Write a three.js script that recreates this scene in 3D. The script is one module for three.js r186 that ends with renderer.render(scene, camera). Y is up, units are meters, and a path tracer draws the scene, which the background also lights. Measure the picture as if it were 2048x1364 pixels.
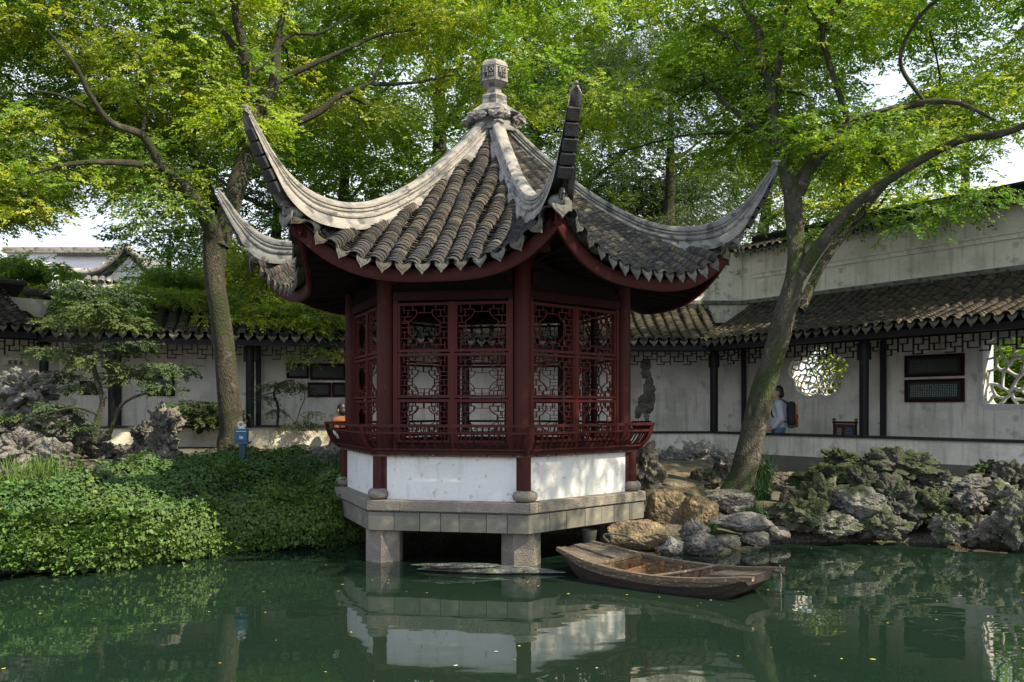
import * as THREE from 'three';
import { mergeGeometries, mergeVertices, toCreasedNormals } from 'three/addons/utils/BufferGeometryUtils.js';
import { ImprovedNoise } from 'three/addons/math/ImprovedNoise.js';
import { MarchingCubes } from 'three/addons/objects/MarchingCubes.js';
import { RoundedBoxGeometry } from 'three/addons/geometries/RoundedBoxGeometry.js';

// ---------------------------------------------------------------- camera, sky, sun, exposure
const W = 2048, H = 1364, FOCAL = 1855, HORIZON = 816, EYE = 1.82;
const scene = new THREE.Scene();
const camera = new THREE.PerspectiveCamera(2 * Math.atan(H / 2 / FOCAL) * 180 / Math.PI, W / H, 0.1, 400);
camera.position.set(0, EYE, 0);
camera.lookAt(0, EYE, -10);
camera.setViewOffset(W, H, 0, -(HORIZON - H / 2), W, H);      // a shifted lens keeps the columns upright
camera.updateProjectionMatrix();
const renderer = new THREE.WebGLRenderer({ antialias: true });
renderer.setSize(1024, 682);
renderer.toneMapping = THREE.LinearToneMapping;
renderer.toneMappingExposure = 2.05;
renderer.shadowMap.enabled = true;
const SUN_DIR = new THREE.Vector3(0.60, 0.74, 0.33).normalize();
const sun = new THREE.DirectionalLight(new THREE.Color(1.0, 0.86, 0.66), 5.0);
sun.position.copy(SUN_DIR).multiplyScalar(60).add(new THREE.Vector3(0, 0, -14));
sun.target.position.set(0, 0, -14); scene.add(sun, sun.target);
sun.castShadow = true; sun.shadow.mapSize.set(4096, 4096);
Object.assign(sun.shadow.camera, { left: -30, right: 30, top: 30, bottom: -30, near: 1, far: 140 });
{ // hazy bright sky: pale blue overhead, near white low down, thin cloud
  const w = 512, h = 256, d = new Float32Array(w * h * 4), n = new ImprovedNoise();
  for (let j = 0; j < h; j++) for (let i = 0; i < w; i++) {
    const el = (j + .5) / h * Math.PI - Math.PI / 2, az = i / w * 2 * Math.PI, e = Math.max(0, Math.sin(el));
    const cx = Math.cos(az) * Math.cos(el), cz = Math.sin(az) * Math.cos(el);
    let c = 0; for (let o = 0, a = .5, f = 2; o < 5; o++, a *= .55, f *= 2) c += a * n.noise(cx * f + 7, e * f * 2, cz * f + 3);
    c = Math.min(1, Math.max(0, .45 + c * 1.1)) * (1 - .3 * e);
    const k = Math.pow(1 - e, 2);
    const r = .42 + .55 * k, g = .60 + .42 * k, b = 1.02 + .06 * k, o = (j * w + i) * 4;
    const below = el < 0 ? .35 : 1;
    d[o] = (r + (1.15 - r) * c) * .95 * below; d[o + 1] = (g + (1.17 - g) * c) * .95 * below; d[o + 2] = (b + (1.22 - b) * c) * .95 * below; d[o + 3] = 1;
  }
  const t = new THREE.DataTexture(d, w, h, THREE.RGBAFormat, THREE.FloatType);
  t.mapping = THREE.EquirectangularReflectionMapping; t.magFilter = t.minFilter = THREE.LinearFilter; t.needsUpdate = true;
  scene.background = t; scene.environment = t; scene.backgroundIntensity = .7; scene.environmentIntensity = .7;
}

// ---------------------------------------------------------------- helpers
const V = (x, y, z) => new THREE.Vector3(x, y, z);
const at = (px, py, d) => V((px - W / 2) * d / FOCAL, EYE - (py - HORIZON) * d / FOCAL, -d);
const clamp = (x, a = 0, b = 1) => Math.min(b, Math.max(a, x));
const lerp = (a, b, t) => a + (b - a) * t;
const sst = (a, b, x) => { const t = clamp((x - a) / (b - a)); return t * t * (3 - 2 * t); };
function rng(seed) { let s = seed >>> 0; return () => { s = s + 0x6D2B79F5 | 0; let t = Math.imul(s ^ s >>> 15, 1 | s); t = t + Math.imul(t ^ t >>> 7, 61 | t) ^ t; return ((t ^ t >>> 14) >>> 0) / 4294967296; }; }
const IN = new ImprovedNoise();
const N3 = (x, y, z) => IN.noise(x + 101.3, y + 57.7, z + 33.1);
function fbm(x, y, z, oct = 4, gain = .5) { let s = 0, a = .5; for (let i = 0; i < oct; i++) { s += a * N3(x, y, z); x *= 2.03; y *= 2.03; z *= 2.03; a *= gain; } return s; }
function table(pts) { return x => { if (x <= pts[0][0]) return pts[0][1]; for (let i = 1; i < pts.length; i++) if (x <= pts[i][0]) return lerp(pts[i - 1][1], pts[i][1], (x - pts[i - 1][0]) / (pts[i][0] - pts[i - 1][0])); return pts[pts.length - 1][1]; }; }
function smoothTable(pts) { // Catmull-Rom through (x, y)
  return x => {
    const n = pts.length; if (x <= pts[0][0]) return pts[0][1]; if (x >= pts[n - 1][0]) return pts[n - 1][1];
    let i = 1; while (x > pts[i][0]) i++;
    const [x0, y0] = pts[i - 1], [x1, y1] = pts[i], m = j => { const a = pts[Math.max(0, j - 1)], b = pts[Math.min(n - 1, j + 1)]; return (b[1] - a[1]) / (b[0] - a[0]); };
    const h = x1 - x0, t = (x - x0) / h, t2 = t * t, t3 = t2 * t;
    return (2 * t3 - 3 * t2 + 1) * y0 + (t3 - 2 * t2 + t) * h * m(i - 1) + (-2 * t3 + 3 * t2) * y1 + (t3 - t2) * h * m(i);
  };
}
const used = {};
function numbered(n) { const k = used[n] = (used[n] ?? -1) + 1; return k ? `${n}_${String(k).padStart(3, '0')}` : n; }
function tag(o, label, category, group, kind) { if (label) o.userData.label = label; if (category) o.userData.category = category; if (group) o.userData.group = group; if (kind) o.userData.kind = kind; return o; }
function thing(name, label, category, group, pos) { const g = new THREE.Group(); g.name = numbered(name); scene.add(g); if (pos) g.position.copy(pos); return tag(g, label, category, group); }
function part(name, geo, mat, parent, kind) {
  const m = new THREE.Mesh(geo, mat); m.name = name; m.castShadow = m.receiveShadow = true; if (kind) m.userData.kind = kind; parent.add(m); return m;
}
function struct(name, geo, mat) { const m = new THREE.Mesh(geo, mat); m.name = numbered(name); m.userData.kind = 'structure'; m.castShadow = m.receiveShadow = true; scene.add(m); return m; }
function inst(name, geo, mat, mats, cols, parent, kind = 'stuff') {
  const m = new THREE.InstancedMesh(geo, mat, mats.length); m.name = name;
  mats.forEach((x, i) => { m.setMatrixAt(i, x); if (cols) m.setColorAt(i, cols[i]); });
  m.castShadow = m.receiveShadow = true; if (kind) m.userData.kind = kind; parent.add(m); return m;
}
// uv in metres by the dominant side of each face
function boxUV(g, s = 1) {
  if (g.index) g = g.toNonIndexed();
  const p = g.attributes.position, uv = new Float32Array(p.count * 2), a = V(), b = V(), c = V(), n = V();
  for (let i = 0; i < p.count; i += 3) {
    a.fromBufferAttribute(p, i); b.fromBufferAttribute(p, i + 1); c.fromBufferAttribute(p, i + 2);
    n.subVectors(b, a).cross(c.clone().sub(a)); const x = Math.abs(n.x), y = Math.abs(n.y), z = Math.abs(n.z);
    [a, b, c].forEach((v, k) => { const [U, Q] = y > x && y > z ? [v.x, v.z] : x > z ? [v.z, v.y] : [v.x, v.y]; uv[(i + k) * 2] = U * s; uv[(i + k) * 2 + 1] = Q * s; });
  }
  g.setAttribute('uv', new THREE.BufferAttribute(uv, 2)); return g;
}
function box(w, h, d, x = 0, y = 0, z = 0, ry = 0) { const g = new THREE.BoxGeometry(w, h, d); if (ry) g.rotateY(ry); g.translate(x, y, z); return g; }
// box between two points, its width across and its height roughly up
function bar(a, b, w, h, up = V(0, 1, 0)) {
  const d = b.clone().sub(a), L = d.length(); d.normalize(); let s = d.clone().cross(up); if (s.lengthSq() < 1e-6) s = V(1, 0, 0).cross(d); s.normalize(); const u = s.clone().cross(d);
  const g = new THREE.BoxGeometry(w, h, L); g.applyMatrix4(new THREE.Matrix4().makeBasis(s, u, d.clone().negate())); const m = a.clone().add(b).multiplyScalar(.5); g.translate(m.x, m.y, m.z); return g;
}
function merge(list, uv = true) { list = list.map(g => { g = g.index ? g.toNonIndexed() : g; for (const k of Object.keys(g.attributes)) if (!['position', 'normal', 'uv', 'color'].includes(k)) g.deleteAttribute(k); return g; }); const g = mergeGeometries(list); return uv ? boxUV(g) : g; }
// tapered round limb through points [V, radius]
function limbGeo(pts, sides = 9, seg = 6, wob = .08, seed = 1) {
  const curve = new THREE.CatmullRomCurve3(pts.map(p => p[0]), false, 'centripetal'), n = (pts.length - 1) * seg, pos = [], idx = [], uv = [];
  const L = curve.getLength(); let fr = null; const T = V(), P = V();
  for (let i = 0; i <= n; i++) {
    const t = i / n; curve.getPoint(t, P); curve.getTangent(t, T);
    if (!fr) { fr = Math.abs(T.y) > .9 ? V(1, 0, 0) : V(0, 1, 0); } fr.addScaledVector(T, -fr.dot(T)).normalize(); const bt = T.clone().cross(fr);
    const f = t * (pts.length - 1), k = Math.min(pts.length - 2, Math.floor(f)), r = lerp(pts[k][1], pts[k + 1][1], f - k);
    for (let j = 0; j <= sides; j++) {
      const a = j / sides * 2 * Math.PI, q = r * (1 + wob * 2.2 * N3(Math.cos(a) * 1.2 + seed * 3, Math.sin(a) * 1.2, t * L * 1.6) + wob * .6 * N3(Math.cos(a) * 3 + seed, Math.sin(a) * 3, t * L * 5));
      pos.push(P.x + q * (Math.cos(a) * fr.x + Math.sin(a) * bt.x), P.y + q * (Math.cos(a) * fr.y + Math.sin(a) * bt.y), P.z + q * (Math.cos(a) * fr.z + Math.sin(a) * bt.z));
      uv.push(j / sides * Math.max(1, Math.round(r * 6.28 / .5)) * .5, t * L);
    }
  }
  const w = sides + 1;
  for (let i = 0; i < n; i++) for (let j = 0; j < sides; j++) { const a = i * w + j; idx.push(a, a + 1, a + w, a + 1, a + w + 1, a + w); }
  const g = new THREE.BufferGeometry(); g.setAttribute('position', new THREE.Float32BufferAttribute(pos, 3)); g.setAttribute('uv', new THREE.Float32BufferAttribute(uv, 2)); g.setIndex(idx); g.computeVertexNormals();
  return g;
}
// surface from a grid of points rows[i][j]
function gridGeo(rows, flip = false) {
  const n = rows.length, m = rows[0].length, pos = [], uv = [], idx = [];
  rows.forEach((r, i) => r.forEach((p, j) => { pos.push(p.x, p.y, p.z); uv.push(j / (m - 1), i / (n - 1)); }));
  for (let i = 0; i < n - 1; i++) for (let j = 0; j < m - 1; j++) { const a = i * m + j, q = [a, a + m, a + 1, a + 1, a + m, a + m + 1]; if (flip) q.reverse(); idx.push(...q); }
  const g = new THREE.BufferGeometry(); g.setAttribute('position', new THREE.Float32BufferAttribute(pos, 3)); g.setAttribute('uv', new THREE.Float32BufferAttribute(uv, 2)); g.setIndex(idx); g.computeVertexNormals(); return g;
}

// ---------------------------------------------------------------- textures and materials
// tileable-enough noise texture; f(u, v, n) returns [r, g, b] linear, n(scale, oct, seed) noise on a torus
function tex(size, fn, srgb = true) {
  const d = new Uint8Array(size * size * 4), e = x => { x = clamp(x); return srgb ? (x <= .0031308 ? 12.92 * x : 1.055 * Math.pow(x, 1 / 2.4) - .055) : x; };
  for (let j = 0; j < size; j++) for (let i = 0; i < size; i++) {
    const u = i / size, v = j / size;
    const n = (s, oct = 4, seed = 0, sy = s) => { // blend over the borders so that it repeats without a seam
      const wx = sst(.75, 1, u), wy = sst(.75, 1, v);
      let q = fbm(u * s, v * sy, seed, oct); 
      if (wx > 0) q = lerp(q, fbm((u - 1) * s, v * sy, seed, oct), wx);
      if (wy > 0) { let q2 = fbm(u * s, (v - 1) * sy, seed, oct); if (wx > 0) q2 = lerp(q2, fbm((u - 1) * s, (v - 1) * sy, seed, oct), wx); q = lerp(q, q2, wy); }
      return q;
    };
    const c = fn(u, v, n), o = (j * size + i) * 4; d[o] = e(c[0]) * 255; d[o + 1] = e(c[1]) * 255; d[o + 2] = e(c[2]) * 255; d[o + 3] = 255;
  }
  const t = new THREE.DataTexture(d, size, size, THREE.RGBAFormat); t.wrapS = t.wrapT = THREE.RepeatWrapping; t.magFilter = THREE.LinearFilter; t.minFilter = THREE.LinearMipmapLinearFilter; t.generateMipmaps = true;
  if (srgb) t.colorSpace = THREE.SRGBColorSpace; t.needsUpdate = true; return t;
}
function rep(t, x, y = x) { const c = t.clone(); c.repeat.set(x, y); c.needsUpdate = true; return c; }
const mix3 = (a, b, t) => [lerp(a[0], b[0], t), lerp(a[1], b[1], t), lerp(a[2], b[2], t)];
const roughT = tex(256, (u, v, n) => { const q = .5 + .8 * n(24, 4, 3) + .3 * n(6, 2, 9); return [q, q, q]; }, false);
const fineT = tex(256, (u, v, n) => { const q = .5 + 1.1 * n(50, 3, 5); return [q, q, q]; }, false);
const M = {};
const std = (o) => new THREE.MeshStandardMaterial({ side: THREE.DoubleSide, ...o });
const matte = (o) => new THREE.MeshPhysicalMaterial({ side: THREE.DoubleSide, specularIntensity: .35, ...o });
{ // white lime plaster, grey-green damp and streaks
  const t = tex(1024, (u, v, n) => {
    let c = [.77, .74, .66]; const damp = sst(-.12, .3, n(5, 5, 1)), str = sst(.02, .35, n(40, 3, 2, 3));
    c = mix3(c, [.43, .425, .35], damp * .55); c = mix3(c, [.36, .345, .27], sst(.16, .34, n(11, 5, 6)) * .6); c = mix3(c, [.80, .79, .75], sst(.1, .3, n(8, 4, 7)) * .6); c = mix3(c, [.34, .345, .285], str * .42); const f = n(60, 3, 4); c = c.map(x => x * (1 + .14 * f)); return c;
  });
  M.plaster = std({ map: rep(t, .33), roughness: .93, bumpMap: rep(roughT, .9), bumpScale: .006 });
  const tc = tex(512, (u, v, n) => { let c = [.66, .66, .635]; c = mix3(c, [.52, .53, .49], sst(0, .35, n(4, 4, 14)) * .6); c = mix3(c, [.45, .46, .41], sst(.12, .4, n(24, 3, 15, 4)) * .4); c = mix3(c, [.36, .34, .27], sst(.24, .34, n(20, 3, 16)) * .6); const f = n(60, 3, 4); return c.map(x => x * (1 + .08 * f)); });
  M.plasterClean = std({ map: rep(tc, .6), color: 0xffffff, roughness: .9, bumpMap: rep(roughT, .9), bumpScale: .004 });
  const t2 = tex(512, (u, v, n) => { // old yellowed, mossy plaster of the low wall
    let c = [.60, .56, .46]; c = mix3(c, [.34, .33, .20], sst(-.1, .35, n(5, 4, 11)) * .75); c = mix3(c, [.2, .2, .12], sst(.12, .4, n(14, 4, 12)) * .5); const f = n(70, 2, 4); return c.map(x => x * (1 + .15 * f)); });
  M.plasterOld = std({ map: rep(t2, .4), roughness: .95, bumpMap: rep(roughT, .9), bumpScale: .008 });
}
{ // weathered lime-stucco of the ridges: cream with black lichen
  const t = tex(1024, (u, v, n) => {
    let c = [.265, .25, .215]; c = mix3(c, [.15, .147, .14], sst(-.12, .25, n(7, 5, 21)) * .8); c = mix3(c, [.06, .06, .06], sst(.05, .26, n(10, 5, 22)) * .85);
    c = mix3(c, [.33, .31, .26], sst(.12, .3, n(9, 4, 23)) * .6); const f = n(90, 3, 24); return c.map(x => x * (1 + .35 * f)); });
  M.stucco = std({ map: rep(t, .7), roughness: .92, bumpMap: rep(roughT, 2), bumpScale: .008 });
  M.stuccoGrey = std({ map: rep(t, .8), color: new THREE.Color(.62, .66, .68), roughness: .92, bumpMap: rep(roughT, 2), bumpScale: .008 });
  M.slate = std({ map: rep(t, 1.1), color: new THREE.Color(.10, .105, .12), roughness: .85, bumpMap: rep(roughT, 3), bumpScale: .004 });
}
{ // tile clay, tinted per tile
  const t = tex(512, (u, v, n) => { let c = [.55, .54, .52]; c = mix3(c, [.2, .19, .18], sst(-.05, .3, n(8, 4, 31)) * .7); c = mix3(c, [.95, .9, .75], sst(.18, .4, n(20, 3, 32)) * .5); const f = n(60, 2, 33); return c.map(x => x * (1 + .4 * f)); });
  M.tileMap = t;
  M.tile = std({ map: rep(t, 2.5), color: 0xffffff, roughness: .88, bumpMap: rep(roughT, 5), bumpScale: .003 });
  M.tileVar = [[.16, .16, .155], [.20, .19, .17], [.27, .245, .19], [.11, .11, .112], [.36, .31, .22]].map(c => { const m = M.tile.clone(); m.color.setRGB(...c.map(x => x * .58)); return m; });
  M.drip = std({ map: rep(t, 4), color: new THREE.Color(.22, .225, .20), roughness: .85, bumpMap: rep(roughT, 9), bumpScale: .004 });
}
{ const t = tex(512, (u, v, n) => { let c = [.050, .0105, .009]; const g = n(6, 4, 41, 60); c = mix3(c, [.045, .012, .012], sst(0, .4, g)); c = mix3(c, [.09, .036, .03], sst(.2, .45, n(10, 4, 42)) * .55); return c.map(x => x * (1 + .3 * n(40, 3, 43))); });
  M.red = matte({ map: rep(t, 1), roughness: .58, bumpMap: rep(roughT, 1.5), bumpScale: .002 });
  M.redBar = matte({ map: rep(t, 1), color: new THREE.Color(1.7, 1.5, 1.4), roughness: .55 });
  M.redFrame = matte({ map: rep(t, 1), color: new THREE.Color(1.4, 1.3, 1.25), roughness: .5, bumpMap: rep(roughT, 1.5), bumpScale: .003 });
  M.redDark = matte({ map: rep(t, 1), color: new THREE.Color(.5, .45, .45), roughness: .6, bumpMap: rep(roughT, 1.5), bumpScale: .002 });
}
M.black = matte({ color: new THREE.Color(.013, .012, .014), roughness: .45, bumpMap: rep(roughT, 2), bumpScale: .002 });
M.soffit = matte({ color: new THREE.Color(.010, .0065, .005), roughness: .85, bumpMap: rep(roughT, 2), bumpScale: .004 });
{ const t = tex(512, (u, v, n) => { let c = [.19, .17, .14]; const s = n(110, 2, 51); c = c.map(x => x * (1 + .9 * s)); c = mix3(c, [.15, .14, .115], sst(0, .35, n(6, 4, 52)) * .6); c = mix3(c, [.38, .33, .24], sst(.1, .35, n(5, 3, 53)) * .5); return c; });
  M.granite = std({ map: rep(t, 1.2), roughness: .9, bumpMap: rep(fineT, 1.5), bumpScale: .012 });
  M.graniteGrey = std({ map: rep(t, .9), color: new THREE.Color(.82, .88, .86), roughness: .9, bumpMap: rep(fineT, 1.5), bumpScale: .003 });
  M.graniteGrey2 = M.graniteGrey.clone(); M.graniteGrey2.color.setRGB(.66, .72, .70);
}
{ const t = tex(512, (u, v, n) => { const q = .85 + .5 * n(18, 5, 61) + .45 * sst(0, .4, n(40, 3, 62)) - .5 * sst(.05, .3, Math.abs(n(9, 4, 63)) < .025 ? 1 : 0); return [q * .62, q * .62, q * .62]; });
  M.rock = std({ map: rep(t, .9), vertexColors: true, roughness: .95, bumpMap: rep(roughT, 1.3), bumpScale: .03 }); }
{ const t = tex(512, (u, v, n) => { let c = [.078, .07, .05]; c = mix3(c, [.04, .036, .027], sst(-.1, .3, n(16, 4, 71, 7))); c = mix3(c, [.19, .175, .14], sst(.15, .35, n(9, 4, 72)) * .8); c = mix3(c, [.038, .058, .012], sst(-.06, .2, n(3, 4, 73)) * .85); return c.map(x => x * (1 + .5 * n(60, 3, 74))); });
  M.bark = std({ map: rep(t, .9, .7), roughness: .95, bumpMap: rep(roughT, 2.5, 1.2), bumpScale: .03 });
  M.barkDark = M.bark.clone(); M.barkDark.color.setRGB(.58, .58, .5); }
{ const t = tex(512, (u, v, n) => { let c = [.11, .078, .045]; c = mix3(c, [.05, .038, .026], sst(-.1, .3, n(5, 4, 81, 60))); c = mix3(c, [.21, .175, .12], sst(.08, .4, n(4, 4, 82, 40)) * .7); c = mix3(c, [.34, .31, .25], sst(.16, .3, n(26, 3, 84, 44)) * .6); return c.map(x => x * (1 + .5 * n(50, 3, 83))); });
  M.boat = std({ map: rep(t, 1), roughness: .7, bumpMap: rep(roughT, 2, 8), bumpScale: .006 });
  M.boatHull = M.boat.clone(); M.boatHull.color.setRGB(.19, .17, .165);
  M.boatDeck = M.boat.clone(); M.boatDeck.color.setRGB(1.0, 1.1, 1.25);
  M.boatIn = M.boat.clone(); M.boatIn.color.setRGB(1.0, .72, .46); }
{ const t = tex(1024, (u, v, n) => { let c = [.085, .072, .052]; c = mix3(c, [.16, .145, .115], sst(-.05, .2, n(60, 3, 91))); c = mix3(c, [.06, .075, .022], sst(.02, .3, n(4, 4, 92)) * .8); return c.map(x => x * (1 + .6 * n(120, 2, 93))); });
  M.ground = std({ map: rep(t, .5), roughness: 1, bumpMap: rep(fineT, 1.2), bumpScale: .02 });
  M.gravel = std({ map: rep(t, .8), color: new THREE.Color(1.5, 1.4, 1.25), roughness: 1, bumpMap: rep(fineT, 2), bumpScale: .02 }); }
{ const r = tex(1024, (u, v, n) => { const q = .5 + .5 * n(7, 3, 95, 14) + .12 * n(24, 2, 96, 40); return [q, q, q]; }, false);
  M.water = new THREE.MeshPhysicalMaterial({ color: new THREE.Color(.0095, .0215, .013), roughness: .012, ior: 1.8, specularIntensity: 1, bumpMap: rep(r, .14, .14), bumpScale: .0045 }); }
const leafMat = (r, g, b, tr = .42) => new THREE.MeshPhysicalMaterial({ color: new THREE.Color(r, g, b), roughness: .85, transmission: tr, thickness: 0, side: THREE.DoubleSide, specularIntensity: .5 });
M.leaf = leafMat(1, 1, 1, .6);
M.ivyLeaf = leafMat(1, 1, 1, .2); M.ivyLeaf.roughness = .6;
M.grassBlade = leafMat(1, 1, 1, .35);
// ---------------------------------------------------------------- roof tiles, shared by all roofs
// an arched cover tile: length along +z (down the slope), arch over x, thickness shown at its lower end
function archTile(w, len, rise, th, seg = 6, squash = 1) {
  const pos = [], idx = []; const pt = (a, r, z) => [Math.cos(a) * (w / 2 + r), Math.sin(a) * (rise + r) * squash, z];
  for (let i = 0; i <= seg; i++) { const a = Math.PI * (1 - i / seg); pos.push(...pt(a, 0, -len / 2), ...pt(a, 0, len / 2), ...pt(a, -th, len / 2)); }
  for (let i = 0; i < seg; i++) { const a = i * 3; idx.push(a, a + 1, a + 3, a + 3, a + 1, a + 4, a + 1, a + 2, a + 4, a + 4, a + 2, a + 5); }
  let g = new THREE.BufferGeometry(); g.setAttribute('position', new THREE.Float32BufferAttribute(pos, 3)); g.setIndex(idx); g = g.toNonIndexed(); g.computeVertexNormals(); g = toCreasedNormals(g, .9); return boxUV(g);
}
const coverTile = archTile(.172, .10, .066, .012);
const coverTileB = archTile(.164, .10, .060, .014);
const troughTile = (() => { const g = archTile(.15, .16, .04, .012, 4); g.rotateZ(Math.PI); return g; })();
// drip tile: a shield with a point, hanging at the end of a trough
const dripTile = (() => {
  const s = new THREE.Shape(); s.moveTo(-.085, .03); s.quadraticCurveTo(-.05, -.02, 0, -.024); s.quadraticCurveTo(.05, -.02, .085, .03);
  s.lineTo(.087, 0); s.bezierCurveTo(.086, -.05, .045, -.075, .022, -.098); s.quadraticCurveTo(.01, -.11, 0, -.132); s.quadraticCurveTo(-.01, -.11, -.022, -.098); s.bezierCurveTo(-.045, -.075, -.086, -.05, -.087, 0); s.closePath();
  const g = new THREE.ExtrudeGeometry(s, { depth: .011, bevelEnabled: true, bevelSize: .004, bevelThickness: .004, bevelSegments: 1, curveSegments: 5 });
  const rim = new THREE.ExtrudeGeometry(s, { depth: .004, bevelEnabled: false, curveSegments: 5 }); rim.scale(.62, .55, 1); rim.translate(0, -.022, .0155);
  g.rotateX(-.22); rim.rotateX(-.22); return merge([g, rim]);
})();
// lay tiles on a row: path(t in metres from the eave upwards) gives {p, dir (down the slope), up}
function tileMatrix(p, down, up, jit, R, sc = 1) {
  const z = down.clone().normalize(), x = up.clone().cross(z).normalize(), y = z.clone().cross(x);
  const m = new THREE.Matrix4().makeBasis(x, y, z), e = new THREE.Matrix4().makeRotationFromEuler(new THREE.Euler(-.27 + (R() - .5) * jit * .12, (R() - .5) * jit * .16, (R() - .5) * jit * .12));
  m.multiply(e); m.scale(V(sc * (1 + (R() - .5) * .08), sc * (1 + (R() - .5) * .12), 1)); m.setPosition(p.clone().addScaledVector(x, (R() - .5) * .012 * jit).addScaledVector(y, (R() - .5) * .006 * jit)); return m;
}
function tileColor(R, warm) { const k = .20 + R() * .28, q = R(); const c = new THREE.Color(); if (q < .10) c.setRGB(.55 * k, .47 * k, .33 * k); else if (q < .2 + warm) c.setRGB(.36 * k, .31 * k, .21 * k); else if (q < .8) c.setRGB(.20 * k, .185 * k, .155 * k); else c.setRGB(.095 * k, .095 * k, .098 * k); return c; }
// rows: list of {n, at(i) -> Vector3 on the slope i metres from the eave, up(i)}; tiles: cover rows; the nearest nPart tiles become parts
function layTiles(owner, rows, { pitch = .036, nPart = 250, seed = 3, warm = .1, troughs = [], lift = .02, moss = null, partName = 'roof_tile' }) {
  const R = rng(seed), all = [];
  for (const row of rows) for (let s = row.s0 ?? 0; s < row.len; s += pitch * (1 + (R() - .5) * .25)) {
    const a = row.at(s), b = row.at(s + .05), down = a.clone().sub(b).normalize(), up = row.up(s), w = row.sway ? row.sway(s) : 0;
    const p = a.clone().addScaledVector(up, lift); const x = up.clone().cross(down).normalize(); p.addScaledVector(x, w);
    let c = tileColor(R, warm + (row.warm || 0) * .5); if (moss) { const k = moss(p); if (k > 0) c.lerp(new THREE.Color(.05, .075, .02), k * (.4 + .5 * R())); }
    all.push({ m: tileMatrix(p, down, up, 1, R), d: p.distanceTo(camera.position), c });
  }
  const order = all.map((t, i) => i).sort((a, b) => all[a].d - all[b].d), isPart = new Set(order.slice(0, nPart));
  const im = [], ic = [];
  all.forEach((t, i) => {
    if (isPart.has(i)) { const l = t.c.r; const mat = M.tileVar[l > .32 ? 4 : l > .235 ? 2 : l > .17 ? 1 : l > .10 ? 0 : 3]; const q = part(partName, i & 1 ? coverTile : coverTileB, mat, owner); q.applyMatrix4(t.m); }
    else { im.push(t.m); ic.push(t.c); }
  });
  if (im.length) inst('roof_tiles', coverTile, M.tile, im, ic, owner);
  const tm = [], tc = [];
  for (const row of troughs) for (let s = row.s0 ?? 0; s < row.len; s += pitch * 1.7) {
    const a = row.at(s), b = row.at(s + .05), down = a.clone().sub(b).normalize(), up = row.up(s);
    tm.push(tileMatrix(a.clone().addScaledVector(up, lift + .012), down, up, 1.6, R)); const c = tileColor(R, .35); if (moss) { const k = moss(a); if (k > 0) c.lerp(new THREE.Color(.06, .085, .02), k * .8); } tc.push(c);
  }
  if (tm.length) inst('trough_tiles', troughTile, M.tile, tm, tc, owner);
}
// ---------------------------------------------------------------- the hexagonal pavilion
const S = 1.3, PC = V(-.3666, 0, -12.61), APEX = V(-.245, 0, -12.61);
const ANG = [-98.93, -38.2, 15.07, 76.54, 138, 199.5].map(a => a * Math.PI / 180);
const ring = (k, r, y = 0, c = PC) => { const a = ANG[((k % 6) + 6) % 6]; return V(c.x + r * Math.sin(a), y, c.z + r * Math.cos(a)); };
const pavilion = thing('pavilion', 'hexagonal red wooden pavilion with upturned grey tiled roof standing on stone pillars in the pond', 'pavilion');
const hexRing = (r, y) => [0, 1, 2, 3, 4, 5].map(k => ring(k, r, y));
// a board along one side of a ring: between two corners, from y0 to y1, thickness inward
function sideBoard(k, r, y0, y1, th, inset = 0) {
  const a = ring(k, r), b = ring(k + 1, r), d = b.clone().sub(a).normalize(), n = V(d.z, 0, -d.x); if (n.dot(a.clone().add(b).multiplyScalar(.5).sub(PC).setY(0)) < 0) n.negate();
  const A = a.addScaledVector(d, inset).addScaledVector(n, -th / 2), B = b.addScaledVector(d, -inset).addScaledVector(n, -th / 2);
  return bar(V(A.x, (y0 + y1) / 2, A.z), V(B.x, (y0 + y1) / 2, B.z), th, y1 - y0);
}
const face = (k, r, y = 0) => { const a = ring(k, r, y), b = ring(k + 1, r, y), d = b.clone().sub(a), L = d.length(); d.normalize(); const n = V(d.z, 0, -d.x); if (n.dot(a.clone().add(b).multiplyScalar(.5).sub(PC).setY(0)) < 0) n.negate(); return { a, b, d, n, L, mid: a.clone().add(b).multiplyScalar(.5), ry: Math.atan2(n.x, n.z) }; };
function prism(r0, r1, y0, y1, c = PC) { // hexagonal slab with the pavilion's own plan
  const sh = new THREE.Shape(); hexRing(r0, 0).forEach((p, i) => i ? sh.lineTo(p.x, -p.z) : sh.moveTo(p.x, -p.z)); sh.closePath();
  const g = new THREE.ExtrudeGeometry(sh, { depth: y1 - y0, bevelEnabled: false }); g.rotateX(-Math.PI / 2); g.translate(0, y0, 0); return boxUV(g);
}
const BOT = .383, TIER = .60, TOP = .735, WALLTOP = 1.245, LINT = 3.08;
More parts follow.
